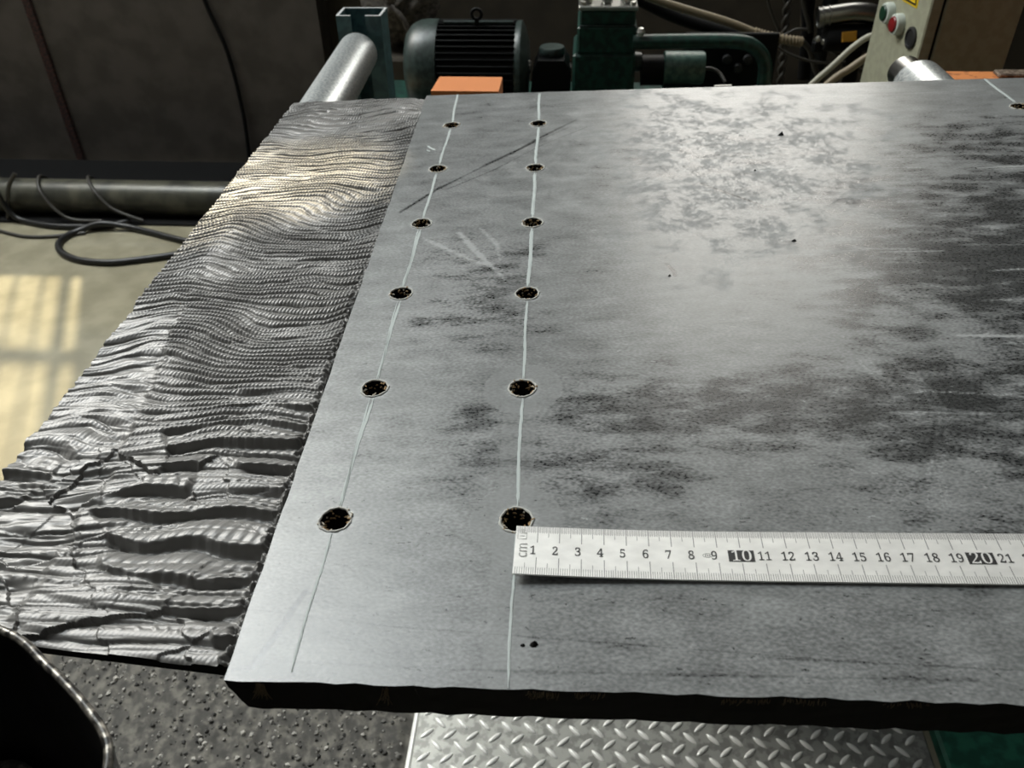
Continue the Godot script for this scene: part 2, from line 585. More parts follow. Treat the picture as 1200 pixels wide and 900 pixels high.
	for q in [[-0.262, 0.066], [-0.198, 0.079], [-0.17, 0.094], [-0.145, 0.111], [-0.131, 0.125], [-0.1275, 0.143], [-0.133, 0.18], [-0.155, 0.215], [-0.195, 0.235], [-0.25, 0.235], [-0.3, 0.205], [-0.325, 0.155], [-0.31, 0.1]]:
		pts.append(Vector3(q[0], 0.8, q[1]))
	var rim := spline(pts, 8, true)
	var cen := Vector3(-0.225, 0.8, 0.155)
	var shell := sb()
	var inner := sb()
	var lv := [[1.0, 0.798], [0.975, 0.78], [0.95, 0.6], [0.9, 0.3], [0.86, 0.012]]
	shell.set_smooth_group(1)
	inner.set_smooth_group(1)
	var n := rim.size()
	for i in n:
		var a := rim[i] - cen
		var b := rim[(i + 1) % n] - cen
		for k in lv.size() - 1:
			var c0 := Vector3(cen.x, lv[k][1], cen.z)
			var c1 := Vector3(cen.x, lv[k + 1][1], cen.z)
			var f0: float = lv[k][0]
			var f1: float = lv[k + 1][0]
			quad(shell, c0 + a * f0, c0 + b * f0, c1 + b * f1, c1 + a * f1, a)
			quad(inner, c0 + a * (f0 - 0.035), c0 + b * (f0 - 0.035), c1 + b * (f1 - 0.035), c1 + a * (f1 - 0.035), -a)
		var c2 := Vector3(cen.x, 0.01, cen.z)
		tri(shell, c2, c2 + a * 0.86, c2 + b * 0.86, Vector3.DOWN)
	obj("bin_wall", shell, M.tub, t)
	obj("bin_lining", inner, M.tub, t)
	var closed := rim.duplicate()
	closed.append(rim[0])
	closed.append(rim[1])
	var rr := sb()
	var ring := PackedVector3Array()
	for q in closed:
		ring.append(cen + (q - cen) * 0.985 + Vector3(0, -0.0012, 0))
	tube(rr, ring, 0.0017, 8, false)
	obj("bin_rim", rr, M.tub_rim, t)
	st = sb()
	st.set_smooth_group(1)
	for i in n:
		var a := (rim[i] - cen) * 0.87
		var b := (rim[(i + 1) % n] - cen) * 0.87
		for k in 6:
			var p := []
			for q in [[a, k], [b, k], [b, k + 1], [a, k + 1]]:
				var f: float = q[1] / 6.0
				var v: Vector3 = cen + q[0] * f
				v.y = 0.69 + 0.012 * nz.get_noise_2d(v.x * 40.0, v.z * 40.0)
				p.append(v)
			if k > 0:
				tri(st, p[0], p[1], p[2], Vector3.UP)
			tri(st, p[0], p[2], p[3], Vector3.UP)
	obj("residue", st, M.residue, t)
	# cables on the floor
	cable("floor_cable", "dark rubber cable curving over the floor end of the long pipe", [Vector3(-1.64, 0.18, -1.80), Vector3(-1.60, 0.12, -1.80), Vector3(-1.594, 0.067, -1.80), Vector3(-1.578, 0.026, -1.80), Vector3(-1.545, 0.010, -1.795), Vector3(-1.46, 0.009, -1.772), Vector3(-1.383, 0.009, -1.768), Vector3(-1.30, 0.009, -1.776), Vector3(-1.24, 0.009, -1.812)], 0.008, M.cable)
	cable("floor_cable", "black cable lying in a loop on the pale floor", [Vector3(-0.95, 0.009, -1.66), Vector3(-1.036, 0.009, -1.622), Vector3(-1.106, 0.009, -1.596), Vector3(-1.189, 0.009, -1.574), Vector3(-1.275, 0.009, -1.583), Vector3(-1.34, 0.009, -1.617), Vector3(-1.376, 0.009, -1.663), Vector3(-1.38, 0.009, -1.71), Vector3(-1.354, 0.011, -1.745), Vector3(-1.30, 0.022, -1.765), Vector3(-1.22, 0.012, -1.766), Vector3(-1.152, 0.009, -1.745), Vector3(-1.034, 0.009, -1.70), Vector3(-0.9, 0.009, -1.67)], 0.0085, M.cable)
	cable("floor_cable", "thin faded brown cable lying flat at the edge of the shade sheet", [Vector3(-1.66, 0.005, -1.77), Vector3(-1.573, 0.005, -1.735), Vector3(-1.5, 0.005, -1.712), Vector3(-1.428, 0.005, -1.715), Vector3(-1.34, 0.005, -1.74)], 0.005, M.cable_grey)
	cable("floor_cable", "thin grey cable slung over the middle of the long pipe", [Vector3(-1.53, 0.009, -1.965), Vector3(-1.525, 0.07, -1.935), Vector3(-1.515, 0.105, -1.885), Vector3(-1.49, 0.09, -1.83), Vector3(-1.455, 0.045, -1.809), Vector3(-1.41, 0.012, -1.806), Vector3(-1.32, 0.009, -1.806)], 0.005, M.cable_grey)
	cable("floor_cable", "thin grey cable slung over the long pipe nearest the belt", [Vector3(-1.39, 0.009, -1.965), Vector3(-1.385, 0.07, -1.935), Vector3(-1.37, 0.105, -1.885), Vector3(-1.33, 0.09, -1.83), Vector3(-1.28, 0.045, -1.809), Vector3(-1.2, 0.012, -1.806)], 0.005, M.cable_grey)
	cable("floor_cable", "short grey cable standing upright before the left part of the pipe", [Vector3(-1.605, 0.007, -1.812), Vector3(-1.568, 0.1, -1.813), Vector3(-1.54, 0.14, -1.825)], 0.006, M.cable_grey)
	cable("hanging_cable", "dark cable hanging down the left wall beside the galvanised roller", [Vector3(-1.16, 1.3, -2.23), Vector3(-1.11, 0.75, -2.235), Vector3(-1.064, 0.493, -2.238), Vector3(-1.03, 0.351, -2.238), Vector3(-1.022, 0.171, -2.238), Vector3(-1.03, 0.02, -2.23)], 0.006, M.pitch)

func cable(called: String, label: String, pts: Array, r: float, m: Material) -> MeshInstance3D:
	var o := obj(called, tubem(pts, r, 10, 8), m)
	tag(o, label, "cable")
	return o

# ---------------------------------------------------------------- the belt
const X0 := -0.16
const Z0 := -0.62
const TW := 0.7
const TH := 0.72
var holes := []

func belt_left(w: float) -> float:
	return -0.114 - 0.0361 * (0.0803 - w)

func belt_texture() -> Array:
	var W := 1500
	var H := 1543
	var nb := FastNoiseLite.new()
	nb.seed = 5
	nb.frequency = 0.012
	nb.fractal_octaves = 5
	var broad := nb.get_image(W, H)
	broad.convert(Image.FORMAT_L8)
	nb.seed = 6
	nb.frequency = 0.03
	nb.fractal_octaves = 5
	nb.fractal_gain = 0.62
	var streak := nb.get_image(W / 3, H)
	streak.convert(Image.FORMAT_L8)
	streak.resize(W, H, Image.INTERPOLATE_CUBIC)
	nb.seed = 8
	nb.frequency = 0.25
	nb.fractal_octaves = 3
	var fine := nb.get_image(W * 2 / 3, H)
	fine.convert(Image.FORMAT_L8)
	fine.resize(W, H, Image.INTERPOLATE_BILINEAR)
	nb.seed = 9
	nb.frequency = 0.045
	nb.fractal_octaves = 4
	nb.fractal_gain = 0.6
	var mid := nb.get_image(W, H)
	mid.convert(Image.FORMAT_L8)
	var dmid := mid.get_data()
	var db := broad.get_data()
	var ds := streak.get_data()
	var df := fine.get_data()
	# where the dust is rubbed off: u, w, half sizes, strength
	var blobs := [[0.30, -0.235, 0.12, 0.085, 0.95], [0.27, -0.335, 0.1, 0.05, 0.62], [0.36, -0.42, 0.12, 0.07, 0.6], [0.4, -0.3, 0.15, 0.1, 0.9], [0.125, -0.09, 0.12, 0.034, 0.8], [0.045, -0.085, 0.045, 0.04, 0.62], [0.04, -0.04, 0.08, 0.03, 0.5], [0.23, -0.09, 0.09, 0.055, 0.85], [0.35, -0.1, 0.12, 0.1, 0.8], [-0.035, -0.2, 0.05, 0.055, 0.5], [-0.04, -0.255, 0.05, 0.04, 0.45], [-0.03, -0.07, 0.025, 0.03, 0.5], [0.14, -0.42, 0.1, 0.07, 0.45], [-0.05, -0.55, 0.06, 0.05, 0.25], [0.2, 0.0, 0.1, 0.03, 0.4], [0.22, -0.16, 0.05, 0.04, 0.5]]
	var gw := 96
	var mask := Image.create(gw, gw, false, Image.FORMAT_RF)
	for j in gw:
		for i in gw:
			var u := X0 + TW * (i + 0.5) / gw
			var w := Z0 + TH * (j + 0.5) / gw
			var s := 0.1
			for b in blobs:
				var q := Vector2((u - b[0]) / b[2], (w - b[1]) / b[3])
				s = maxf(s, b[4] * exp(-q.length_squared() * 0.8))
			mask.set_pixel(i, j, Color(s, 0, 0))
	mask.resize(W, H, Image.INTERPOLATE_BILINEAR)
	var dm := mask.get_data().to_float32_array()
	var D := PackedFloat32Array()
	D.resize(W * H)
	for i in W * H:
		var m := dm[i]
		# streaky patches appear where noise falls under the local wear
		var t := (ds[i] * 0.7 + db[i] * 0.3 + df[i] * 0.34 - 52.0) / 255.0
		var k := clampf((m * 0.95 - t + 0.12) * 2.6, 0.0, 1.0)
		var uu := X0 + TW * (i % W) / W
		var ww := Z0 + TH * (i / W) / H
		var base := 0.63 + 0.2 * smoothstep(0.0, -0.1, uu) * smoothstep(-0.45, -0.2, ww) * (1.0 - 0.7 * smoothstep(-0.01, 0.06, ww))  # paler left band: sheen of a far window put into the colour
		D[i] = base - k * (base - 0.22) + (db[i] - 128.0) * 0.0006 + (df[i] - 128.0) * 0.0019 + 0.07 * (1.0 - base + k * 0.6) * sin(uu * 4488.0) * sin(ww * 3140.0) + (ds[i] - 128.0) * 0.0011
	# a dull greasy film over the far middle of the belt
	var film := PackedFloat32Array()
	film.resize(W * H)
	for i in W * H:
		var fu := (X0 + TW * (i % W) / W - 0.13) / 0.16
		var fw := (Z0 + TH * (i / W) / H + 0.42) / 0.17
		var fm := clampf(1.15 - fu * fu - fw * fw + (db[i] - 128.0) * 0.009, 0.0, 1.0)
		if fm > 0.0:
			film[i] = fm * smoothstep(105.0, 165.0, dmid[i] * 0.36 + db[i] * 0.26 + df[i] * 0.38)
	var sx := W / TW
	var sy := H / TH
	var stroke := func(pts: Array, width: float, delta: float, jit: float) -> void:
		for p in pts.size() - 1:
			var a := Vector2(pts[p][0], pts[p][1])
			var b := Vector2(pts[p + 1][0], pts[p + 1][1])
			var n := int(a.distance_to(b) * sx) + 1
			for k in n + 1:
				var c := a.lerp(b, float(k) / n)
				var hw := width * sx * (0.75 + 0.25 * sin(k * 0.031 + p * 2.0))
				var px := int((c.x - X0) * sx + rng.randf_range(-jit, jit))
				var py := int((c.y - Z0) * sy + rng.randf_range(-jit, jit))
				var h := int(ceil(hw))
				for y in range(maxi(py - h, 0), mini(py + h + 1, H)):
					for x in range(maxi(px - h, 0), mini(px + h + 1, W)):
						var f := 1.0 - Vector2(x - px, y - py).length() / (hw + 0.5)
						if f > 0.0:
							D[y * W + x] += delta * f
	# pale washer prints around the bolt holes
	for h in holes:
		var cx: float = (h[0] - X0 + h[2]) * sx
		var cy: float = (h[1] - Z0) * sy
		var R := 0.0222 * sx
		for y in range(maxi(int(cy - R - 2), 0), mini(int(cy + R + 3), H)):
			for x in range(maxi(int(cx - R - 2), 0), mini(int(cx + R + 3), W)):
				var r := Vector2(x - cx, y - cy).length()
				if r < R:
					var i := y * W + x
					D[i] = lerpf(D[i], 0.72 + (df[i] - 128.0) * 0.0006, 0.72 * h[3])
				elif r < R + 1.5:
					D[y * W + x] += 0.05 * h[3]
				var rr := Vector2(x - cx + h[2] * sx, y - cy).length() / sx - 0.0078
				if rr > 0.0 and rr < 0.0032:
					D[y * W + x] += 0.22 * (1.0 - rr / 0.0032) * (df[y * W + x] / 150.0)
	# a clean band down the second chalk line
	for j in H:
		var w := Z0 + TH * j / H
		var u := 0.0 + 0.0305 * w
		for i in range(int((u - 0.011 - X0) * sx), int((u + 0.007 - X0) * sx)):
			if w > -0.1:
				D[j * W + i] = lerpf(D[j * W + i], 0.74, 0.4)
	# long scrapes, pale rub marks, dark nicks
	stroke.call([[-0.118, -0.335], [-0.094, -0.376], [-0.06, -0.418], [-0.036, -0.445], [-0.012, -0.48], [0.02, -0.52]], 0.0024, -0.1, 1.2)
	stroke.call([[-0.085, -0.376], [-0.05, -0.41], [-0.01, -0.462], [0.03, -0.50]], 0.0007, -0.22, 0.7)
	stroke.call([[-0.06, -0.42], [-0.03, -0.455], [0.012, -0.50]], 0.002, -0.09, 1.2)
	stroke.call([[-0.066, -0.30], [-0.045, -0.262], [-0.024, -0.228]], 0.0035, 0.055, 2.0)
	stroke.call([[-0.09, -0.29], [-0.055, -0.26], [-0.02, -0.235]], 0.003, 0.044, 2.0)
	stroke.call([[-0.05, -0.305], [-0.035, -0.28], [-0.03, -0.255]], 0.0025, 0.039, 2.0)
	for k in 7:
		var o := (k - 3) * 0.0011
		var q := rng.randf_range(0.03, 0.075)
		stroke.call([[0.187 + o, -0.132], [0.197 + o, -0.1], [0.197 + o, -0.067], [0.187 + o, -0.04], [0.177 + o * 1.5, -0.02]], 0.0007, q, 1.0)
		stroke.call([[0.205 + o, -0.13], [0.214 + o, -0.1], [0.2155 + o * 0.8, -0.08], [0.208 + o, -0.06], [0.198 + o, -0.04], [0.193 + o * 1.5, -0.015]], 0.0006, q * 1.3, 1.0)
		stroke.call([[0.198, -0.092 + o * 0.4], [0.215, -0.088 + o * 0.4], [0.235, -0.083 + o * 0.3]], 0.0005, q, 0.8)
		stroke.call([[0.28, -0.3 + o], [0.31, -0.283 + o], [0.33, -0.275 + o]], 0.0006, q, 1.0)
		stroke.call([[0.22, -0.31 + o], [0.25, -0.3 + o], [0.29, -0.292 + o]], 0.0008, q, 1.5)
	stroke.call([[0.21, -0.103], [0.235, -0.1], [0.255, -0.098]], 0.0007, 0.25, 2.0)
	stroke.call([[0.085, -0.245], [0.089, -0.235], [0.09, -0.228]], 0.0022, -0.16, 1.0)
	stroke.call([[0.12, -0.37], [0.15, -0.34], [0.165, -0.325]], 0.0015, -0.25, 1.0)
	for y in [-0.57, -0.562, -0.555]:
		stroke.call([[-0.02, y], [0.15, y + 0.004], [0.42, y + 0.006]], 0.0009, rng.randf_range(-0.12, 0.12), 0.8)
	stroke.call([[-0.092, 0.035], [-0.099, 0.06], [-0.104, 0.074], [-0.112, 0.076]], 0.0022, -0.16, 0.5)
	stroke.call([[-0.11, 0.046], [-0.05, 0.053], [0.12, 0.064]], 0.0005, -0.12, 0.3)
	stroke.call([[-0.1, 0.071], [0.0, 0.073], [0.18, 0.072]], 0.0009, -0.08, 0.5)
	stroke.call([[0.1, 0.064], [0.16, 0.066], [0.22, 0.068]], 0.0006, -0.14, 0.5)
	for k in 350:
		var u := rng.randf_range(-0.11, 0.24)
		var w := rng.randf_range(-0.03, 0.078) if k < 300 else rng.randf_range(-0.5, 0.0)
		var l := rng.randf_range(0.0006, 0.0048) * rng.randf()
		stroke.call([[u, w], [u + l, w + rng.randf_range(-0.0006, 0.0006)]], rng.randf_range(0.0002, 0.0004), rng.randf_range(-0.5, -0.15), 0.4)
	for k in 160:
		var u := rng.randf_range(0.02, 0.4)
		var w := rng.randf_range(-0.5, 0.0)
		stroke.call([[u, w], [u + rng.randf_range(0.0, 0.004), w + rng.randf_range(-0.001, 0.001)]], rng.randf_range(0.0003, 0.0005), rng.randf_range(0.2, 0.5), 0.4)
	for k in 46:
		var u := rng.randf_range(0.16, 0.42)
		var w := rng.randf_range(-0.4, -0.05)
		var l := rng.randf_range(0.015, 0.07)
		stroke.call([[u, w], [u + l, w + l * rng.randf_range(-0.06, 0.1)]], rng.randf_range(0.0004, 0.0018), rng.randf_range(0.06, 0.16), 1.5)
	# colour and roughness from the dust and the painted left sheen
	var lc := PackedByteArray()
	var lr := PackedByteArray()
	for i in 256:
		var d := i / 255.0
		var c := Color(0.012, 0.013, 0.0135).lerp(Color(0.30, 0.315, 0.315), pow(d, 1.5)).linear_to_srgb()
		lc.append_array(PackedByteArray([c.r8, c.g8, c.b8]))
		lr.append(int(255.0 * lerpf(0.27, 0.4, d)))
	var oc := PackedByteArray()
	oc.resize(W * H * 3)
	var orr := PackedByteArray()
	orr.resize(W * H)
	var oh := PackedByteArray()
	oh.resize(W * H)
	for i in W * H:
		var q := int(clampf(D[i], 0.12, 1.0) * 255.0)
		oc[i * 3] = lc[q * 3]
		oc[i * 3 + 1] = lc[q * 3 + 1]
		oc[i * 3 + 2] = lc[q * 3 + 2]
		orr[i] = mini(255, lr[q] + int(film[i] * 68.0 + (df[i] - 128) * 0.12))
		oh[i] = q / 2 + df[i] / 2
	var out := []
	out.append(ImageTexture.create_from_image(Image.create_from_data(W, H, false, Image.FORMAT_RGB8, oc)))
	out.append(ImageTexture.create_from_image(Image.create_from_data(W, H, false, Image.FORMAT_L8, orr)))
	out.append(ImageTexture.create_from_image(Image.create_from_data(W, H, false, Image.FORMAT_L8, oh)))
	return out

func belt() -> void:
	# bolt holes: u, w, shift of the washer print, how plain the print is
	var z1 := [-0.0073, -0.1099, -0.2135, -0.3155, -0.4176, -0.519]
	var x1 := [-0.0891, -0.091, -0.0943, -0.0967, -0.099, -0.1005]
	var z2 := [-0.008, -0.1084, -0.2099, -0.3111, -0.4116, -0.5136]
	var x2 := [-0.0011, -0.0048, -0.0081, -0.0104, -0.0138, -0.016]
	for i in 6:
		holes.append([x1[i], z1[i], 0.008, 0.45])
		holes.append([x2[i], z2[i], 0.0, [1.0, 1.0, 0.4, 0.35, 0.2, 0.2][i]])
	for i in 6:
		holes.append([0.4125 - 0.0027 * (5 - i), [-0.0, -0.1, -0.202, -0.303, -0.404, -0.504][i], 0.0, 1.0])
	var t := thing("conveyor_belt", "thick black rubber conveyor belt with bolt holes, chalk lines and a stripped cord end", "conveyor belt", BT)
	var tex := belt_texture()
	var top := mat(Color.WHITE, 1.0)
	top.albedo_texture = tex[0]
	top.roughness_texture = tex[1]
	top.roughness_texture_channel = BaseMaterial3D.TEXTURE_CHANNEL_RED
	top.metallic_specular = 0.55
	top.heightmap_enabled = true
	top.heightmap_texture = tex[2]
	top.heightmap_scale = 0.006
	top.texture_repeat = false
	# outline, counted around
	var outline := PackedVector2Array()
	for i in 60:
		var w := lerpf(0.0803, -0.6075, i / 60.0)
		outline.append(Vector2(belt_left(w) + rng.randf_range(-0.0004, 0.0004), w))
	for i in 90:
		var f := i / 90.0
		outline.append(Vector2(lerpf(-0.1388, 0.75, f), lerpf(-0.6075, -0.562, f) + rng.randf_range(-0.0004, 0.0004)))
	for i in 20:
		outline.append(Vector2(0.75, lerpf(-0.562, 0.084, i / 20.0)))
	for i in 110:
		var f := i / 110.0
		outline.append(Vector2(lerpf(0.75, -0.114, f), lerpf(0.084, 0.0803, f) + rng.randf_range(-0.0006, 0.0006) * (1.0 if i else 0.0)))
	var pts := outline.duplicate()
	var rims := []
	for h in holes:
		var rim := PackedVector2Array()
		for k in 26:
			var a := TAU * k / 26
			var r := 0.0075 + rng.randf_range(-0.0003, 0.0003)
			rim.append(Vector2(h[0] + cos(a) * r, h[1] + sin(a) * r))
		rims.append(rim)
		pts.append_array(rim)
		for k in 16:
			var a := TAU * (k + 0.5) / 16
			pts.append(Vector2(h[0] + cos(a) * 0.016, h[1] + sin(a) * 0.016))
	for i in 22:
		for j in 17:
			var p := Vector2(-0.12 + i * 0.04 + 0.003 * (j % 3), -0.56 + j * 0.0395)
			var ok := p.x > belt_left(p.y) + 0.008 and p.x < 0.74 and p.y < 0.07
			for h in holes:
				ok = ok and p.distance_to(Vector2(h[0], h[1])) > 0.02
			if ok:
				pts.append(p)
	var idx := Geometry2D.triangulate_delaunay(pts)
	var st := sb()
	st.set_smooth_group(-1)
	for i in range(0, idx.size(), 3):
		var a := pts[idx[i]]
		var b := pts[idx[i + 1]]
		var c := pts[idx[i + 2]]
		var m := (a + b + c) / 3.0
		var keep := Geometry2D.is_point_in_polygon(m, outline)
		for k in holes.size():
			if keep and m.distance_to(Vector2(holes[k][0], holes[k][1])) < 0.0082 and Geometry2D.is_point_in_polygon(m, rims[k]):
				keep = false
		if not keep:
			continue
		if (b - a).cross(c - a) < 0.0:
			var q := b
			b = c
			c = q
		for p in [a, b, c]:
			st.set_uv(Vector2((p.x - X0) / TW, (p.y - Z0) / TH))
			st.add_vertex(Vector3(p.x, 0, p.y))
	obj("top_cover", st, top, t)
	# cut sides and underside
	st = sb()
	st.set_smooth_group(-1)
	var n := outline.size()
	var nz := FastNoiseLite.new()
	nz.seed = 12
	nz.frequency = 1.0
	var low := func(p: Vector2, f: float) -> Vector3:
		var inward := 0.0016 * f + 0.0006 * nz.get_noise_2d(p.x * 300.0 + p.y * 200.0, f * 20.0)
		return Vector3(p.x + (inward * 2.2 if p.x < 0.0 else -inward), -0.0212 * f, p.y + (inward if p.y < -0.3 else -inward * 0.6))
	for i in n:
		var a := outline[i]
		var b := outline[(i + 1) % n]
		var o := Vector3(-(b - a).y, 0, (b - a).x)
		for k in 4:
			var f0 := k / 4.0
			var f1 := (k + 1) / 4.0
			quad(st, low.call(a, f0), low.call(b, f0), low.call(b, f1), low.call(a, f1), o)
	var under := PackedVector2Array()
	for p in outline:
		var q: Vector3 = low.call(p, 1.0)
		under.append(Vector2(q.x, q.z))
	var ti := Geometry2D.triangulate_polygon(under)
	for i in range(0, ti.size(), 3):
		tri(st, Vector3(under[ti[i]].x, -0.021, under[ti[i]].y), Vector3(under[ti[i + 1]].x, -0.021, under[ti[i + 1]].y), Vector3(under[ti[i + 2]].x, -0.021, under[ti[i + 2]].y), Vector3.DOWN)
	obj("cut_edge", st, M.pitch, t)
	# bolt holes
	for k in holes.size():
		bolt_hole(t, holes[k], rims[k], k)
	chalk(t, x1, z1, -0.106, -0.607, -0.0872, 0.076, 1)
	chalk(t, x2, z2, -0.0197, -0.598, 0.0018, 0.0805, 2)
	chalk(t, [], [], 0.4085, -0.5795, 0.4122, -0.515, 3)
	for q in [[-0.1165, -0.470, -0.108, -0.4595, 0.0022], [-0.1155, -0.4605, -0.112, -0.457, 0.0014]]:
		var s := sb()
		ribbon(s, Vector2(q[0], q[1]), Vector2(q[2], q[3]), q[4], 8)
		obj("chalk_tick", s, M.chalk, t)
	# tufts of torn fabric along the front cut
	for q in [[-0.0985, 46, 0.009, 0.0016], [-0.047, 16, 0.010, 0.0012], [0.016, 40, 0.003, 0.006], [0.034, 26, 0.0025, 0.006], [0.093, 46, 0.003, 0.009], [0.115, 34, 0.0022, 0.008], [0.15, 26, 0.002, 0.01]]:
		var s := sb()
		for k in int(q[1]):
			var u: float = q[0] + rng.randf_range(-1.0, 1.0) * q[3]
			var l: float = rng.randf_range(0.3, 1.0) * q[2]
			var lean := rng.randf_range(-0.5, 0.2)
			var p0 := Vector3(u, rng.randf_range(-0.0025, -0.0004), 0.0811)
			var p1 := p0 + Vector3(lean * l * 0.4, -l * 0.5, 0.0007)
			var p2 := p1 + Vector3(lean * l * 0.7, -l * 0.5, rng.randf_range(-0.0006, 0.0006))
			tube(s, spline([p0, p1, p2], 3), 0.00013, 3)
		obj("frayed_fibre", s, M.edge_fray, t)
	cord_end(t)

func ribbon(st: SurfaceTool, a: Vector2, b: Vector2, width: float, steps: int, wob := 0.0003) -> void:
	st.set_smooth_group(-1)
	var nrm := (b - a).normalized().orthogonal()
	var prev := []
	for k in steps + 1:
		var f := float(k) / steps
		var taper := clampf(minf(f, 1.0 - f) * 12.0, 0.25, 1.0)
		var c := a.lerp(b, f) + nrm * sin(f * 7.0 + a.y * 50.0) * wob
		var l := c + nrm * (width * 0.5 * taper + rng.randf_range(-0.00018, 0.00018))
		var r := c - nrm * (width * 0.5 * taper + rng.randf_range(-0.00018, 0.00018))
		var cur := [Vector3(l.x, 0.0, l.y), Vector3(l.x, 0.00022, l.y), Vector3(r.x, 0.00022, r.y), Vector3(r.x, 0.0, r.y)]
		if k:
			quad(st, prev[1], cur[1], cur[2], prev[2], Vector3.UP)
			quad(st, prev[0], cur[0], cur[1], prev[1], Vector3(nrm.x, 0, nrm.y))
			quad(st, prev[2], cur[2], cur[3], prev[3], -Vector3(nrm.x, 0, nrm.y))
		prev = cur

func chalk(t: Node3D, xs: Array, zs: Array, ua: float, wa: float, ub: float, wb: float, which: int) -> void:
	# drawn from the far edge to the near edge, broken at the holes
	var st := sb()
	var ends := [Vector2(ua, wa)]
	for i in range(xs.size() - 1, -1, -1):
		ends.append(Vector2(xs[i], zs[i]))
	ends.append(Vector2(ub, wb))
	for i in ends.size() - 1:
		var a: Vector2 = ends[i]
		var b: Vector2 = ends[i + 1]
		var d := (b - a).normalized()
		if i > 0:
			a += d * 0.0092
		if i < ends.size() - 2 or which == 3:
			b -= d * (0.0088 if which != 3 else 0.0)
		var w := 0.0026 if which == 1 else 0.0033
		if i >= 4:
			w = 0.0022 if which == 1 else 0.0021
		if i >= 6:
			w = 0.0014
		var nr := d.orthogonal()
		if which == 1 and i in [3, 4, 5]:
			ribbon(st, a + nr * 0.0009, b - nr * 0.0003, w * 0.75, 26)
			ribbon(st, a - nr * 0.0012, b + nr * 0.0005, w * 0.4, 26)
		else:
			ribbon(st, a, b, w * 0.72, 26)
			ribbon(st, a + nr * w * 0.36, b + nr * w * 0.3, w * 0.22, 26)
	obj("chalk_line", st, M.chalk, t)

func bolt_hole(t: Node3D, h: Array, rim: PackedVector2Array, k: int) -> void:
	var c := Vector2(h[0], h[1])
	var st := sb()
	st.set_smooth_group(-1)
	var n := rim.size()
	var rows := []
	for j in 6:
		var row := []
		for i in n:
			var f: float = 1.0 if j == 0 else 1.0 + rng.randf_range(-0.17, 0.05)
			var p := c + (rim[i] - c) * f
			row.append(Vector3(p.x, -0.0195 * j / 5.0, p.y))
		rows.append(row)
	for j in 5:
		for i in n:
			var i2 := (i + 1) % n
			var o: Vector3 = Vector3(c.x, 0, c.y) - Vector3(rim[i].x, 0, rim[i].y)
			quad(st, rows[j][i], rows[j][i2], rows[j + 1][i2], rows[j + 1][i], o)
	for i in n:
		tri(st, Vector3(c.x, -0.0198, c.y), rows[5][i], rows[5][(i + 1) % n], Vector3.UP)
	var hole := obj("bolt_hole", st, M.pitch, t)
	if c.x > 0.3 and c.y > -0.45:
		return
	# torn plies that stand out around the mouth and inside
	for pass_no in 2:
		var s := sb()
		s.set_smooth_group(-1)
		var count := 44 if pass_no == 0 else 26
		for q in count:
			var a := rng.randf() * TAU
			if pass_no == 1 and rng.randf() < 0.6:
				a = rng.randf_range(1.2, 3.4)
			var e := Vector3(cos(a), 0, sin(a))
			var r := 0.0072 + rng.randf_range(-0.0010, 0.0011)
			var y := rng.randf_range(-0.006, 0.0003)
			if y > -0.001:
				r += 0.0005
			elif r > 0.007:
				r = 0.0068
			var p0 := Vector3(c.x, y, c.y) + e * r
			var side := e.cross(Vector3.UP)
			var l := rng.randf_range(0.0006, 0.0019)
			var p1 := p0 - e * l * rng.randf_range(0.2, 1.2) + side * rng.randf_range(-1, 1) * l + Vector3.UP * rng.randf_range(0.0, 0.0006)
			tube(s, PackedVector3Array([p0, (p0 + p1) / 2 + Vector3(0, 0.0003, 0), p1]), [0.0006, 0.00055, 0.0002], 4)
		obj("frayed_fibre", s, M.fray if pass_no == 0 else M.fray_white, hole)
	# a pale bruised lip around the mouth
	var s2 := sb()
	var lip := PackedVector3Array()
	var rad := []
	for q in 33:
		var a := TAU * (q % 32) / 32.0
		var r := 0.0078 + 0.0002 * sin(a * 3.0 + k) + 0.0002 * sin(a * 11.0 + k * 2.0)
		lip.append(Vector3(c.x + cos(a) * r, 0.0, c.y + sin(a) * r))
		rad.append(0.00045 + 0.0003 * absf(sin(a * 3.5 + k)))
	tube(s2, lip, rad, 6, false)
	obj("hole_lip", s2, M.lip, hole)

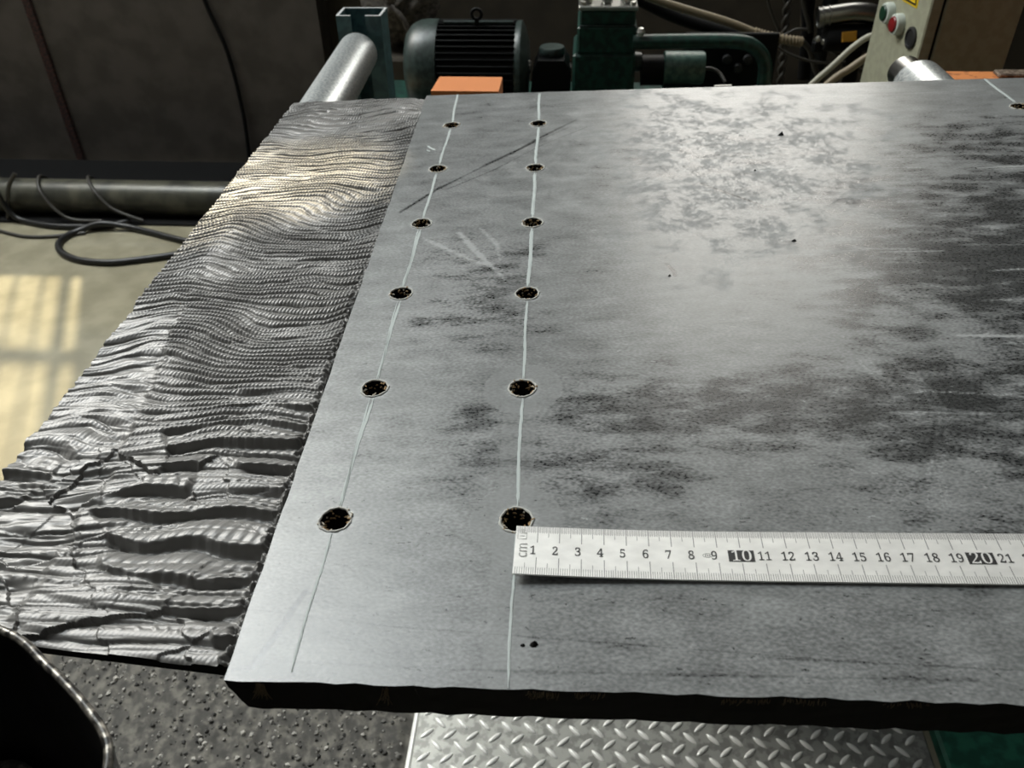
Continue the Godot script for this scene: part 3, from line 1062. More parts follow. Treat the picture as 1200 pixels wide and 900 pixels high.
# the stripped end: one ply lower, the imprint of steel cords that wander and bunch
func cord_end(t: Node3D) -> void:
	var NU := 300
	var NV := 1250
	var w0 := -0.642
	var w1 := 0.066
	var n1 := FastNoiseLite.new()
	n1.seed = 31
	n1.frequency = 1.0
	n1.fractal_octaves = 2
	var n2 := FastNoiseLite.new()
	n2.seed = 32
	n2.frequency = 1.0
	n2.fractal_octaves = 3
	var n3 := FastNoiseLite.new()
	n3.seed = 33
	n3.noise_type = FastNoiseLite.TYPE_CELLULAR
	n3.cellular_return_type = FastNoiseLite.RETURN_CELL_VALUE
	n3.frequency = 1.0
	n3.fractal_type = FastNoiseLite.FRACTAL_NONE
	var pos := PackedVector3Array()
	var uvs := PackedVector2Array()
	pos.resize((NU + 1) * (NV + 1))
	uvs.resize((NU + 1) * (NV + 1))
	var at := 0
	for j in NV + 1:
		var fj := float(j) / NV
		var wl := lerpf(w0, 0.048, fj)
		var wr := lerpf(w0 + 0.004, w1, fj)
		var ul := -0.297 + 0.0012 * n1.get_noise_2d(wl * 160.0, 3.0)
		var ur := belt_left(wr) + 0.0004
		for i in NU + 1:
			var f := float(i) / NU
			var u := lerpf(ul, ur, f)
			var w := lerpf(wl, wr, f)
			# cords wander sideways
			var warp := 0.03 * n1.get_noise_2d(u * 5.0, w * 5.0) + 0.0022 * n2.get_noise_2d(u * 26.0, w * 40.0 + 9.0)
			var near := smoothstep(-0.13, -0.05, w + (f - 0.5) * 0.06 + 0.03 * n2.get_noise_2d(u * 14.0, w * 14.0))
			var c := w + warp * (0.3 + 0.7 * smoothstep(0.0, 0.2, f) * smoothstep(1.0, 0.85, f)) * lerpf(1.0, 0.4, near)
			var left := smoothstep(0.006, 0.0, u - (lerpf(-0.262, -0.236, smoothstep(-0.25, -0.05, w)) + 0.004 * n2.get_noise_1d(w * 90.0))) * smoothstep(-0.26, -0.2, w)
			# bunching: broad folds, narrow creases
			var fold := n1.get_noise_2d(u * 4.0 + 20.0, c * 30.0)
			var crease := 1.0 - absf(n2.get_noise_2d(u * 5.0 + 7.0, c * 46.0))
			crease = pow(clampf(crease, 0.0, 1.0), 9.0)
			var amp := 0.7 + 0.5 * n1.get_noise_2d(u * 7.0 + 50.0, w * 9.0)
			var k := c / 0.0058
			var loc := k - floorf(k)
			var round_cord := sqrt(maxf(0.0, 1.0 - pow(loc * 2.0 - 1.0, 2.0)))
			var vis := clampf(0.85 + 0.7 * n2.get_noise_2d(u * 11.0 + 80.0, c * 18.0), 0.55, 1.0) * lerpf(1.0, 0.2, near) * lerpf(1.0, 0.3, left)
			var twist := sin((u / 0.0027 + loc * 1.1) * TAU)
			var h := lerpf(0.0022, 0.0036, near) * fold * amp - 0.0034 * crease * amp * lerpf(0.6, 1.0, near) + 0.0034 * (round_cord - 0.6) * vis + 0.00042 * twist * round_cord * vis
			# broad drawn folds near the front, with sharp hollows
			if near > 0.0:
				var bw := c * 56.0 + 0.5 * n1.get_noise_2d(u * 10.0 + 5.0, w * 6.0)
				var bl := bw - floorf(bw)
				var tooth := sqrt(clampf(bl / 0.74, 0.0, 1.0)) * (1.0 - smoothstep(0.76, 0.94, bl))
				var warpu := u + 0.006 * n2.get_noise_2d(u * 60.0, w * 60.0)
				var cell := n3.get_noise_2d(warpu * 20.0 + w * 9.0, w * 30.0 - warpu * 9.0)
				var cell2 := n3.get_noise_2d(warpu * 30.0 - w * 14.0 + 40.0, w * 24.0)
				var flap := smoothstep(-0.06, 0.06, n1.get_noise_2d(u * 10.0 + 60.0, w * 10.0) + (w - 0.005) * 5.0)
				h += near * (0.0060 * (tooth - 0.62) * (1.0 - flap * 0.85) + 0.0016 * cell * (0.3 + flap) + 0.001 * cell2 * flap + 0.0006 * sin(u * 900.0 + w * 500.0 + 5.0 * fold) * (1.0 - flap) * 0.4)
				h += near * flap * 0.0005 * exp(-pow((bl - 0.45) / 0.06, 2.0)) * pow(maxf(0.0, sin(u * 900.0 + 6.0 * n1.get_noise_2d(u * 20.0, w * 60.0))), 1.5)
			h -= 0.0012 * left
			if left > 0.0:
				h += left * 0.0024 * n2.get_noise_2d(u * 16.0 + w * 12.0, c * 60.0)
			# torn rubber left along the step
			var step := smoothstep(0.93, 0.955, f + 0.012 * n2.get_noise_1d(w * 120.0)) * smoothstep(-0.3, -0.2, w) + smoothstep(0.975, 0.985, f)
			if step > 0.0:
				h = lerpf(h, -0.0015 + 0.005 * n2.get_noise_2d(u * 230.0, w * 170.0), minf(step, 1.0))
			pos[at] = Vector3(u, -0.0132 + clampf(h, -0.0064, 0.0062), w)
			uvs[at] = Vector2(u / 0.0029 * 0.5, k)
			at += 1
	var idx := PackedInt32Array()
	idx.resize(NU * NV * 6)
	var q := 0
	for j in NV:
		for i in NU:
			var a := j * (NU + 1) + i
			idx[q] = a
			idx[q + 1] = a + 1
			idx[q + 2] = a + NU + 2
			idx[q + 3] = a
			idx[q + 4] = a + NU + 2
			idx[q + 5] = a + NU + 1
			q += 6
	var nor := PackedVector3Array()
	nor.resize(pos.size())
	for j in NV + 1:
		for i in NU + 1:
			var a := j * (NU + 1) + i
			var ex := pos[j * (NU + 1) + mini(i + 1, NU)] - pos[j * (NU + 1) + maxi(i - 1, 0)]
			var ez := pos[mini(j + 1, NV) * (NU + 1) + i] - pos[maxi(j - 1, 0) * (NU + 1) + i]
			nor[a] = ez.cross(ex).normalized()
	var arr := []
	arr.resize(Mesh.ARRAY_MAX)
	arr[Mesh.ARRAY_VERTEX] = pos
	arr[Mesh.ARRAY_NORMAL] = nor
	arr[Mesh.ARRAY_TEX_UV] = uvs
	arr[Mesh.ARRAY_INDEX] = idx
	var am := ArrayMesh.new()
	am.add_surface_from_arrays(Mesh.PRIMITIVE_TRIANGLES, arr)
	var m := mat(Color(0.43, 0.427, 0.418), 0.42)
	var o := obj("cord_ply", am, m, t)
	o.set_meta("label", "stripped lower ply with the imprint of wavy steel cords")
	# its underside and cut rim
	var st := sb()
	st.set_smooth_group(-1)
	var loop := []
	for i in range(0, NU + 1, 3):
		loop.append(pos[NV * (NU + 1) + i])
	for j in range(NV, -1, -5):
		loop.append(pos[j * (NU + 1) + NU])
	for i in range(NU, -1, -3):
		loop.append(pos[i])
	for j in range(0, NV + 1, 2):
		loop.append(pos[j * (NU + 1)])
	var flat := PackedVector2Array()
	for i in loop.size():
		var a: Vector3 = loop[i]
		var b: Vector3 = loop[(i + 1) % loop.size()]
		flat.append(Vector2(a.x, a.z))
		var cc := Vector3(-0.21, 0, -0.29)
		quad(st, a, b, Vector3(b.x, -0.0212, b.z), Vector3(a.x, -0.0212, a.z), Vector3((a - cc).x, 0, (a - cc).z))
	for c in [[0, NU, NV]]:
		var p := [pos[0], pos[NU], pos[pos.size() - 1], pos[NV * (NU + 1)]]
		for i in 4:
			p[i].y = -0.0212
		quad(st, p[0], p[1], p[2], p[3], Vector3.DOWN)
	obj("ply_underside", st, M.pitch, t)

# ---------------------------------------------------------------- the ruler
func ruler() -> void:
	var t := thing("steel_ruler", "shiny steel centimetre ruler lying across the belt from a bolt hole", "ruler", BT)
	var L := 0.31
	var Wd := 0.0277
	var W := 2048
	var H := 192
	var im := Image.create(W, H, false, Image.FORMAT_RGB8)
	im.fill(Color(0.9, 0.9, 0.885))
	var nb := FastNoiseLite.new()
	nb.seed = 41
	nb.frequency = 0.012
	nb.fractal_octaves = 4
	for y in H:
		for x in W:
			var k := 0.90 + 0.05 * nb.get_noise_2d(x * 0.6, y * 1.5)
			im.set_pixel(x, y, Color(k, k, k * 0.985))
	var spm := W / (0.235 * 1000.0)   # pixels in a millimetre
	var ink := Color(0.5, 0.5, 0.5)
	var vp := H / (Wd * 1000.0)
	for i in range(1, 470):
		var x := int(round(i * 0.5 * spm))
		var mm := i * 0.5
		var l := 4.0
		if i % 20 == 0:
			l = 9.6
		elif i % 10 == 0:
			l = 6.4
		elif i % 2:
			l = 3.6
		var wd := 3 if i % 20 == 0 else 2
		im.fill_rect(Rect2i(x - 1, 0, wd, int(l * vp)), ink if i % 2 == 0 else Color(0.66, 0.66, 0.66))
		if i % 2 == 0:
			im.fill_rect(Rect2i(x - 1, H - int(l * vp), wd, int(l * vp)), ink)
	var m := mat(Color.WHITE, 0.42, 0.4)
	m.albedo_texture = ImageTexture.create_from_image(im)
	m.texture_repeat = true
	var st := sb()
	var lift := func(u: float) -> float:
		return 0.0016 + 0.0030 * pow(clampf(1.0 - u / 0.10, 0.0, 1.0), 2.0)
	var ns := 62
	var th := 0.0009
	for i in ns:
		var a := L * i / ns
		var b := L * (i + 1) / ns
		var ya: float = lift.call(a)
		var yb: float = lift.call(b)
		st.set_smooth_group(1)
		var p := [Vector3(a, ya, 0), Vector3(b, yb, 0), Vector3(b, yb, Wd), Vector3(a, ya, Wd)]
		var uv := [Vector2(a / 0.235, 0.002), Vector2(b / 0.235, 0.002), Vector2(b / 0.235, 0.998), Vector2(a / 0.235, 0.998)]
		for k in [0, 1, 2, 0, 2, 3]:
			st.set_uv(uv[k])
			st.add_vertex(p[k])
		st.set_smooth_group(-1)
		st.set_uv(Vector2(0.0005, 0.5))
		var d := Vector3(0, -th, 0)
		quad(st, p[0] + d, p[1] + d, p[2] + d, p[3] + d, Vector3.DOWN)
		quad(st, p[0], p[1], p[1] + d, p[0] + d, Vector3.FORWARD)
		quad(st, p[3], p[2], p[2] + d, p[3] + d, Vector3.BACK)
		if i == 0:
			quad(st, p[0], p[3], p[3] + d, p[0] + d, Vector3.LEFT)
		if i == ns - 1:
			quad(st, p[1], p[2], p[2] + d, p[1] + d, Vector3.RIGHT)
	obj("blade", st, m, t)
	var inkm := mat(Color(0.13, 0.13, 0.13), 0.6)
	var white := mat(Color(0.85, 0.85, 0.84), 0.5, 0.3)
	var grey := mat(Color(0.55, 0.55, 0.54), 0.6)
	var flat := Basis(Vector3.RIGHT, -PI / 2)
	for k in range(1, 30):
		var u := k * 0.01 - (0.0017 if k < 10 else 0.0)
		var y: float = lift.call(u) + 0.00012
		if k % 10 == 0:
			obj("numeral_block", boxm(Vector3(u, y, 0.0142), Vector3(0.0112, 0.0002, 0.0062), 0.0), inkm, t)
			obj("numeral", text(str(k), "Droid Serif", 0.006, 0.0002), white, t, Transform3D(flat, Vector3(u, y + 0.00013, 0.0142)))
		else:
			obj("numeral", text(str(k), "Droid Serif", 0.0037, 0.0002), inkm, t, Transform3D(flat.scaled_local(Vector3(0.86, 1, 1)), Vector3(u, y, 0.0141)))
	obj("unit_mark", text("cm", "Droid Sans", 0.0024, 0.0001), grey, t, Transform3D(flat * Basis(Vector3.BACK, PI / 2), Vector3(0.0034, lift.call(0.004) + 0.0001, 0.0143)))
	# small maker's oval between 8 and 9 and the square stamp at the end
	st = sb()
	var ov := PackedVector3Array()
	for k in 21:
		var a := TAU * k / 20
		ov.append(Vector3(0.0855 + cos(a) * 0.0021, lift.call(0.0855) + 0.00005, 0.0141 + sin(a) * 0.0011))
	tube(st, ov, 0.00012, 4, false)
	for x in [-0.0009, 0.0, 0.0009]:
		box(st, Vector3(0.0855 + x, lift.call(0.0855) + 0.00005, 0.0141), Vector3(0.0005, 0.0001, 0.001), 0.0)
	obj("stamp", st, grey, t)
	st = sb()
	for q in [[0.003, 0.0042, 0.0042, 0.0003], [0.003, 0.0078, 0.0042, 0.0003], [0.001, 0.006, 0.0003, 0.0036], [0.005, 0.006, 0.0003, 0.0036], [0.003, 0.006, 0.0022, 0.0003], [0.003, 0.0022, 0.0018, 0.0003], [0.003, 0.0032, 0.0018, 0.0003]]:
		box(st, Vector3(q[0], lift.call(q[0]) + 0.00005, q[1]), Vector3(q[2], 0.0001, q[3]), 0.0)
	obj("stamp", st, mat(Color(0.68, 0.68, 0.67), 0.6), t)

# ---------------------------------------------------------------- rollers and posts
func rollers() -> void:
	var a := B(-0.3, -0.0505, -0.952)
	var b := B(-0.262, -0.0505, -0.02)
	var t := thing("conveyor_roller", "galvanised tube roller under the stripped cord end at the left", "roller")
	var len := a.distance_to(b)
	var at := axis_to(a, b - a)
	obj("tube", lathem(at, [[0.0245, 0.002], [0.0262, 0.0], [0.028, 0.002], [0.028, len - 0.002], [0.026, len], [0.0245, len - 0.002]], 48), M.galv, t)
	obj("end_plate", lathem(at, [[0.0, 0.004], [0.0245, 0.004], [0.0245, 0.010]], 32), M.shaft, t)
	obj("axle", lathem(axis_to(a, b - a), [[0.0, -0.008], [0.008, -0.008], [0.009, -0.007], [0.009, 0.004]], 20), M.shaft, t)
	a = B(0.397, -0.0505, -0.715)
	b = B(0.415, -0.0505, -0.02)
	t = thing("conveyor_roller", "galvanised tube roller with a dark shaft stub at the right far edge", "roller")
	len = a.distance_to(b)
	at = axis_to(a, b - a)
	obj("tube", lathem(at, [[0.018, 0.0], [0.026, 0.0], [0.028, 0.002], [0.028, len - 0.002], [0.026, len], [0.018, len]], 48), M.galv, t)
	obj("shaft", lathem(at, [[0.0, -0.046], [0.0175, -0.046], [0.0185, -0.045], [0.0185, 0.002]], 36), M.shaft, t)
	# steel channel post: open lips face the roller
	t = thing("channel_post", "teal painted steel channel post with bright cut top behind the left roller", "post")
	var x0 := -0.327
	var x1 := -0.2625
	var zf := -0.968
	var zb := -1.015
	var w := 0.0035
	var top := 0.768
	var o := PackedVector2Array([Vector2(x0, zf), Vector2(x0, zb), Vector2(x1, zb), Vector2(x1, zf), Vector2(x1 - 0.0225, zf), Vector2(x1 - 0.0225, zf - w), Vector2(x1 - w, zf - w), Vector2(x1 - w, zb + w), Vector2(x0 + w, zb + w), Vector2(x0 + w, zf - w), Vector2(x0 + 0.0205, zf - w), Vector2(x0 + 0.0205, zf)])
	var st := sb()
	# extrude downwards: x, z of the outline become x, y of a frame whose z points down
	prism(st, o, top - 0.004, Transform3D(Basis(Vector3.RIGHT, Vector3.BACK, Vector3.DOWN), Vector3(0, top - 0.0006, 0)))
	obj("channel", st, M.teal, t)
	st = sb()
	prism(st, o, 0.0006, Transform3D(Basis(Vector3.RIGHT, Vector3.BACK, Vector3.DOWN), Vector3(0, top, 0)))
	obj("cut_end", st, M.zinc, t)
	obj("base_plate", boxm(Vector3(-0.295, 0.003, -0.99), Vector3(0.12, 0.006, 0.12), 0.001), M.teal, t)
	# the beams behind the belt
	t = thing("timber_block", "short orange painted block behind the far left corner of the belt", "block")
	obj("block", prism_box([Vector2(-0.166, -0.785), Vector2(-0.163, -0.842), Vector2(-0.08, -0.842), Vector2(-0.08, -0.785)], 0.70, 0.724), mat(Color(0.74, 0.45, 0.24), 0.75), t)
	obj("stem", boxm(Vector3(-0.122, 0.35, -0.813), Vector3(0.04, 0.7, 0.03), 0.002), M.teal, t)
	t = thing("support_beam", "long rusty orange beam behind the far right edge of the belt", "beam")
	obj("beam_body", boxm(Vector3(0.75, 0.713, -0.79), Vector3(0.64, 0.06, 0.06), 0.003), M.orange, t)
	obj("beam_leg", boxm(Vector3(0.98, 0.35, -0.79), Vector3(0.05, 0.7, 0.05), 0.003), M.orange, t)
	obj("beam_leg", boxm(Vector3(0.53, 0.35, -0.79), Vector3(0.05, 0.7, 0.05), 0.003), M.orange, t)
	st = sb()
	for k in 26:
		var x := rng.randf_range(0.44, 0.7)
		box(st, Vector3(x, 0.7435, -0.765 + rng.randf_range(-0.01, 0.008)), Vector3(rng.randf_range(0.004, 0.012), 0.003, 0.005), 0.001, Basis(Vector3.UP, rng.randf() * 3.0))
	obj("paint_flakes", st, M.orange, t)
	t = thing("added_shade_frame", "added dark green panel, unseen under the far belt edge, that shades the tread plate", "frame")  # unseen panel and uprights added to shade the right of the tread plate
	obj("shade_panel", boxm(Vector3(0.43, 0.36, -0.635), Vector3(1.0, 0.66, 0.012), 0.002), M.green, t)
	for q in [[-0.03, 0.0155], [0.9, 0.0245]]:
		obj("upright", boxm(Vector3(q[0], (q[1] + 0.7) / 2, -0.612), Vector3(0.04, 0.7 - q[1], 0.034), 0.002), M.green, t)
	var o2 := obj("wooden_strip", boxm(Vector3(0.64, 0.7457, -0.80), Vector3(0.24, 0.005, 0.02), 0.0015), M.wood)
	tag(o2, "thin grey wooden strip resting on the orange beam at the right", "strip")

func prism_box(o: Array, y0: float, y1: float) -> SurfaceTool:
	var st := sb()
	prism(st, PackedVector2Array(o), y1 - y0, Transform3D(Basis(Vector3.RIGHT, Vector3.BACK, Vector3.DOWN), Vector3(0, y1, 0)))
	return st

# ---------------------------------------------------------------- the machines behind
func machines() -> void:
	var t := thing("machine_bench", "dark steel machine bench hidden low behind the belt", "bench")
	obj("bench_top", boxm(Vector3(0.01, 0.475, -1.38), Vector3(0.82, 0.03, 0.36), 0.003), M.green, t)
	for x in [-0.36, 0.38]:
		for z in [-1.52, -1.24]:
			obj("leg", boxm(Vector3(x, 0.23, z), Vector3(0.05, 0.46, 0.05), 0.003), M.green, t)
	# motor
	t = thing("electric_motor", "dark electric motor with a rounded grey green end bell on the machine bench", "motor")
	var c := Vector3(0, 0.577, -1.37)
	var st := sb()
	lathe(st, axis_x(c + Vector3(-0.25, 0, 0)), [[0.0, 0.0], [0.076, 0.0], [0.076, 0.15], [0.0, 0.15]], 40)
	for k in 44:
		var a := TAU * k / 44
		box(st, c + Vector3(-0.175, cos(a) * 0.078, sin(a) * 0.078), Vector3(0.148, 0.012, 0.003), 0.0008, Basis(Vector3.RIGHT, a))
	obj("finned_body", st, M.motor, t)
	obj("end_bell", lathem(axis_x(c + Vector3(-0.312, 0, 0)), [[0.0, 0.0], [0.045, 0.0], [0.062, 0.004], [0.075, 0.014], [0.083, 0.03], [0.085, 0.045], [0.085, 0.066], [0.0, 0.066]], 40), M.bell, t)
	obj("front_flange", lathem(axis_x(c + Vector3(-0.102, 0, 0)), [[0.0, 0.0], [0.08, 0.0], [0.083, 0.004], [0.083, 0.012], [0.07, 0.018], [0.05, 0.024], [0.0, 0.026]], 40), M.bell, t)
	obj("shaft", lathem(axis_x(c + Vector3(-0.08, 0, 0)), [[0.013, -0.002], [0.013, 0.006], [0.0, 0.006]], 20), M.shaft, t)
	st = sb()
	var ring := PackedVector3Array()
	for k in 17:
		var a := TAU * k / 16
		ring.append(c + Vector3(-0.172 + cos(a) * 0.009, 0.1 + sin(a) * 0.009, 0.02))
	tube(st, ring, 0.0032, 8, false)
	box(st, c + Vector3(-0.172, 0.087, 0.02), Vector3(0.008, 0.014, 0.008), 0.001)
	obj("eyebolt", st, M.motor, t)
	obj("terminal_ridge", boxm(c + Vector3(-0.17, 0.0835, 0.012), Vector3(0.13, 0.006, 0.006), 0.001), M.bell, t)
	for x in [-0.23, -0.13]:
		obj("foot", boxm(c + Vector3(x, -0.0795, 0), Vector3(0.03, 0.014, 0.15), 0.002), M.motor, t)
	# bearing pedestal
	t = thing("bearing_pedestal", "dark bearing pedestal with a grey cap between motor and gearbox", "bearing")
	st = sb()
	prism(st, PackedVector2Array([Vector2(-0.072, 0.49), Vector2(0.003, 0.49), Vector2(0.003, 0.55), Vector2(0.0, 0.592), Vector2(-0.009, 0.606), Vector2(-0.058, 0.606), Vector2(-0.068, 0.585), Vector2(-0.071, 0.55)]), 0.08, Transform3D(Basis(), Vector3(0, 0, -1.39)))
	obj("housing", st, M.motor, t)
	obj("cap", lathem(Transform3D(Basis(), Vector3(-0.033, 0.606, -1.35)), [[0.0, 0.0], [0.022, 0.0], [0.024, 0.004], [0.024, 0.012], [0.022, 0.015], [0.0, 0.016]], 28), M.bell, t)
	obj("shaft", lathem(axis_x(Vector3(-0.04, 0.575, -1.37)), [[0.011, 0.0], [0.011, 0.044]], 16), M.shaft, t)
	# gearbox
	t = thing("gearbox", "tall dark teal gearbox with a bright bolted top plate", "gearbox")
	obj("lower_case", boxm(Vector3(0.063, 0.556, -1.365), Vector3(0.114, 0.132, 0.13), 0.005), M.green, t)
	obj("middle_case", boxm(Vector3(0.066, 0.645, -1.36), Vector3(0.106, 0.048, 0.12), 0.004), M.green, t)
	obj("upper_case", boxm(Vector3(0.066, 0.682, -1.36), Vector3(0.098, 0.026, 0.112), 0.003), M.green, t)
	obj("seam_bead", boxm(Vector3(0.066, 0.6695, -1.302), Vector3(0.1, 0.002, 0.003), 0.0005), M.bell, t)
	obj("top_plate", boxm(Vector3(0.066, 0.6985, -1.36), Vector3(0.104, 0.008, 0.12), 0.002), M.steel, t)
	for k in 3:
		for j in 2:
			st = sb()
			box(st, Vector3(0.03 + k * 0.034 + (0.006 if j else 0.0), 0.7095, -1.325 - j * 0.045), Vector3(0.017, 0.016, 0.018), 0.003, Basis(Vector3.UP, 0.3 * k - 0.2))
			obj("clamp_lug", st, M.steel, t)
	for x in [0.022, 0.109]:
		obj("bolt", lathem(Transform3D(Basis(), Vector3(x, 0.7025, -1.309)), [[0.0055, 0.0], [0.0055, 0.006], [0.0, 0.007]], 6), M.steel, t)
	obj("drain_plug", lathem(axis_x(Vector3(0.119, 0.633, -1.31)), [[0.006, 0.0], [0.006, 0.006], [0.0, 0.007]], 12), M.steel, t)
	obj("side_boss", lathem(axis_x(Vector3(0.12, 0.6, -1.33)), [[0.018, 0.0], [0.016, 0.012], [0.0, 0.013]], 20), M.bell, t)
	# air cylinder beside the gearbox
	t = thing("air_cylinder", "grey cylinder lying right of the gearbox under the green pipe", "cylinder")
	obj("sleeve", lathem(axis_x(Vector3(0.133, 0.585, -1.33)), [[0.0, 0.0], [0.027, 0.0], [0.027, 0.04], [0.0, 0.04]], 32), M.motor, t)
	obj("barrel", lathem(axis_x(Vector3(0.173, 0.59, -1.33)), [[0.0, 0.0], [0.027, 0.0], [0.029, 0.002], [0.029, 0.07], [0.027, 0.074], [0.0, 0.074]], 36), M.green_light, t)
	obj("hose_tail", tubem([Vector3(0.246, 0.588, -1.33), Vector3(0.262, 0.588, -1.33), Vector3(0.277, 0.581, -1.325), Vector3(0.286, 0.57, -1.31)], 0.0035, 8, 6), M.cable_grey, t)
	obj("metal_rod", lathem(axis_to(Vector3(0.262, 0.5715, -1.275), Vector3(0.06, 0.003, 0.0)), [[0.0, 0.0], [0.004, 0.0], [0.0045, 0.003], [0.0045, 0.03], [0.0, 0.032]], 14), M.steel, t)  # separate small metal rod, only grouped with the cylinder
	obj("bracket", boxm(Vector3(0.2, 0.525, -1.33), Vector3(0.05, 0.07, 0.04), 0.002), M.green, t)
	# green bent pipe
	t = thing("bent_pipe", "dark green pipe running right from the gearbox and bending down", "pipe")
	obj("pipe_run", tubem([Vector3(0.112, 0.643, -1.3), Vector3(0.2, 0.645, -1.3), Vector3(0.288, 0.645, -1.3), Vector3(0.322, 0.638, -1.3), Vector3(0.345, 0.617, -1.3), Vector3(0.353, 0.585, -1.3), Vector3(0.354, 0.5, -1.3)], 0.0125, 20, 10), M.green, t)
	st = sb()
	st.set_smooth_group(1)
	lathe(st, Transform3D(Basis(), Vector3(0.1245, 0.663, -1.29)), [[0.0, -0.008], [0.005, -0.0065], [0.008, 0.0], [0.005, 0.0065], [0.0, 0.008]], 16)
	obj("grease_nipple", st, M.steel, t)
	# back panel with knobs
	t = thing("guard_panel", "dark guard panel with three round knobs behind the green pipe", "panel")
	obj("panel", boxm(Vector3(0.31, 0.555, -1.45), Vector3(0.18, 0.13, 0.01), 0.002), M.motor, t)
	for q in [[0.305, 0.573], [0.345, 0.573], [0.328, 0.556]]:
		obj("knob", lathem(axis_to(Vector3(q[0], q[1], -1.445), Vector3.BACK), [[0.009, 0.0], [0.01, 0.006], [0.008, 0.01], [0.0, 0.011]], 16), M.black, t)
	# cloth and a blue rag far behind
	t = thing("cloth_bundle", "crumpled grey cloth bundle far behind the channel post", "cloth")
	obj("cloth", blob(Vector3(-0.445, 0.553, -1.98), Vector3(0.085, 0.085, 0.07), 51, 9.0, 0.28), M.cloth, t)
	obj("fold", tubem([Vector3(-0.45, 0.56, -1.9), Vector3(-0.42, 0.53, -1.895), Vector3(-0.4, 0.47, -1.9)], 0.007, 8, 6), M.cloth, t)
	var o := obj("rag", blob(Vector3(-0.325, 0.475, -1.95), Vector3(0.024, 0.034, 0.026), 52, 14.0, 0.3), M.blue)
	tag(o, "small dark blue rag beside the grey cloth bundle", "rag")
	o = obj("storage_crate", boxm(Vector3(-0.42, 0.22, -1.98), Vector3(0.32, 0.44, 0.2), 0.006), M.wall_dark)
	tag(o, "dark crate under the grey cloth bundle", "crate")

func blob(c: Vector3, r: Vector3, sd: int, freq: float, amp: float) -> SurfaceTool:
	var st := sb()
	st.set_smooth_group(1)
	var n := FastNoiseLite.new()
	n.seed = sd
	n.frequency = 1.0
	n.fractal_type = FastNoiseLite.FRACTAL_RIDGED
	n.fractal_octaves = 2
	var A := 40
	var Bn := 24
	var p := func(i: int, j: int) -> Vector3:
		var a := TAU * (i % A) / A
		var b := PI * j / Bn
		var d := Vector3(sin(b) * cos(a), cos(b), sin(b) * sin(a))
		return c + d * r * (1.0 + amp * n.get_noise_3dv(d * freq * 0.25))
	for i in A:
		for j in Bn:
			var q := [p.call(i, j), p.call(i + 1, j), p.call(i + 1, j + 1), p.call(i, j + 1)]
			quad(st, q[0], q[1], q[2], q[3], (q[0] + q[2]) / 2.0 - c)
	return st

# ---------------------------------------------------------------- control cabinet
func cabinet() -> void:
	var yaw := deg_to_rad(8.0)
	var at := Transform3D(Basis(Vector3.UP, yaw), Vector3(0.5171, 0, -1.05))
	# local: door in the plane x = 0, running back along -z; the side that faces the camera in the plane z = 0
	var t := thing("control_cabinet", "grey green control cabinet with push buttons behind the right roller", "cabinet", at)
	obj("door", boxm(Vector3(0.009, 0.75, -0.082), Vector3(0.018, 0.7, 0.164), 0.002), M.cab, t)
	obj("body", boxm(Vector3(0.0805, 0.75, -0.082), Vector3(0.116, 0.7, 0.164), 0.002), M.cab_side, t)
	obj("gasket", boxm(Vector3(0.0202, 0.75, -0.082), Vector3(0.005, 0.69, 0.156), 0.0), M.pitch, t)
	obj("stand", boxm(Vector3(0.07, 0.2, -0.082), Vector3(0.07, 0.4, 0.07), 0.003), M.cab_side, t)
	var L := func(z: float, y: float) -> Transform3D:
		return Transform3D(Basis(Vector3(0, 1, 0), Vector3(-1, 0, 0), Vector3(0, 0, 1)), Vector3(0, y, z))
	var white := mat(Color(0.72, 0.75, 0.72), 0.4)
	for q in [[-0.113, 0.7265, Color(0.06, 0.2, 0.13), "green push button cap"], [-0.0745, 0.7195, Color(0.45, 0.07, 0.08), "red push button cap"]]:
		var b := obj("push_button", lathem(L.call(q[0], q[1]), [[0.0155, 0.0], [0.0155, 0.008], [0.0145, 0.011], [0.012, 0.012], [0.012, 0.009], [0.0, 0.009]], 28), white, t)
		var cap := obj("button_cap", lathem(L.call(q[0], q[1]), [[0.0115, 0.009], [0.0115, 0.013], [0.010, 0.0145], [0.0, 0.015]], 28), mat(q[2], 0.4), b)
		cap.set_meta("label", q[3])
	obj("socket", lathem(L.call(-0.031, 0.711), [[0.0155, 0.0], [0.0155, 0.003], [0.012, 0.004], [0.011, 0.002], [0.0, 0.002]], 28), M.black, t)
	# yellow warning triangle
	var s := sb()
	prism(s, PackedVector2Array([Vector2(-0.024, 0.024), Vector2(0.024, 0.024), Vector2(0.024, -0.016), Vector2(-0.024, -0.016)]), 0.0006, Transform3D(Basis(Vector3(0, 0, 1), Vector3(0, 1, 0), Vector3(-1, 0, 0)), Vector3(0.0, 0.7665, -0.062)))
	var lab := obj("warning_label", s, mat(Color(0.8, 0.68, 0.05), 0.5), t)
	s = sb()
	for q in [[Vector2(-0.02, -0.012), Vector2(0.02, -0.012)], [Vector2(0.02, -0.012), Vector2(0.0, 0.022)], [Vector2(0.0, 0.022), Vector2(-0.02, -0.012)]]:
		var a: Vector2 = q[0]
		var b: Vector2 = q[1]
		var m := (a + b) / 2
		box(s, Vector3(-0.0008, 0.7665 + m.y, -0.062 + m.x), Vector3(0.0006, 0.0026, a.distance_to(b)), 0.0, Basis(Vector3.RIGHT, -(b - a).angle()))
	obj("triangle_border", s, M.black, lab)
	obj("base", boxm(Vector3(0.07, 0.01, -0.082), Vector3(0.2, 0.02, 0.2), 0.002), M.cab_side, t)

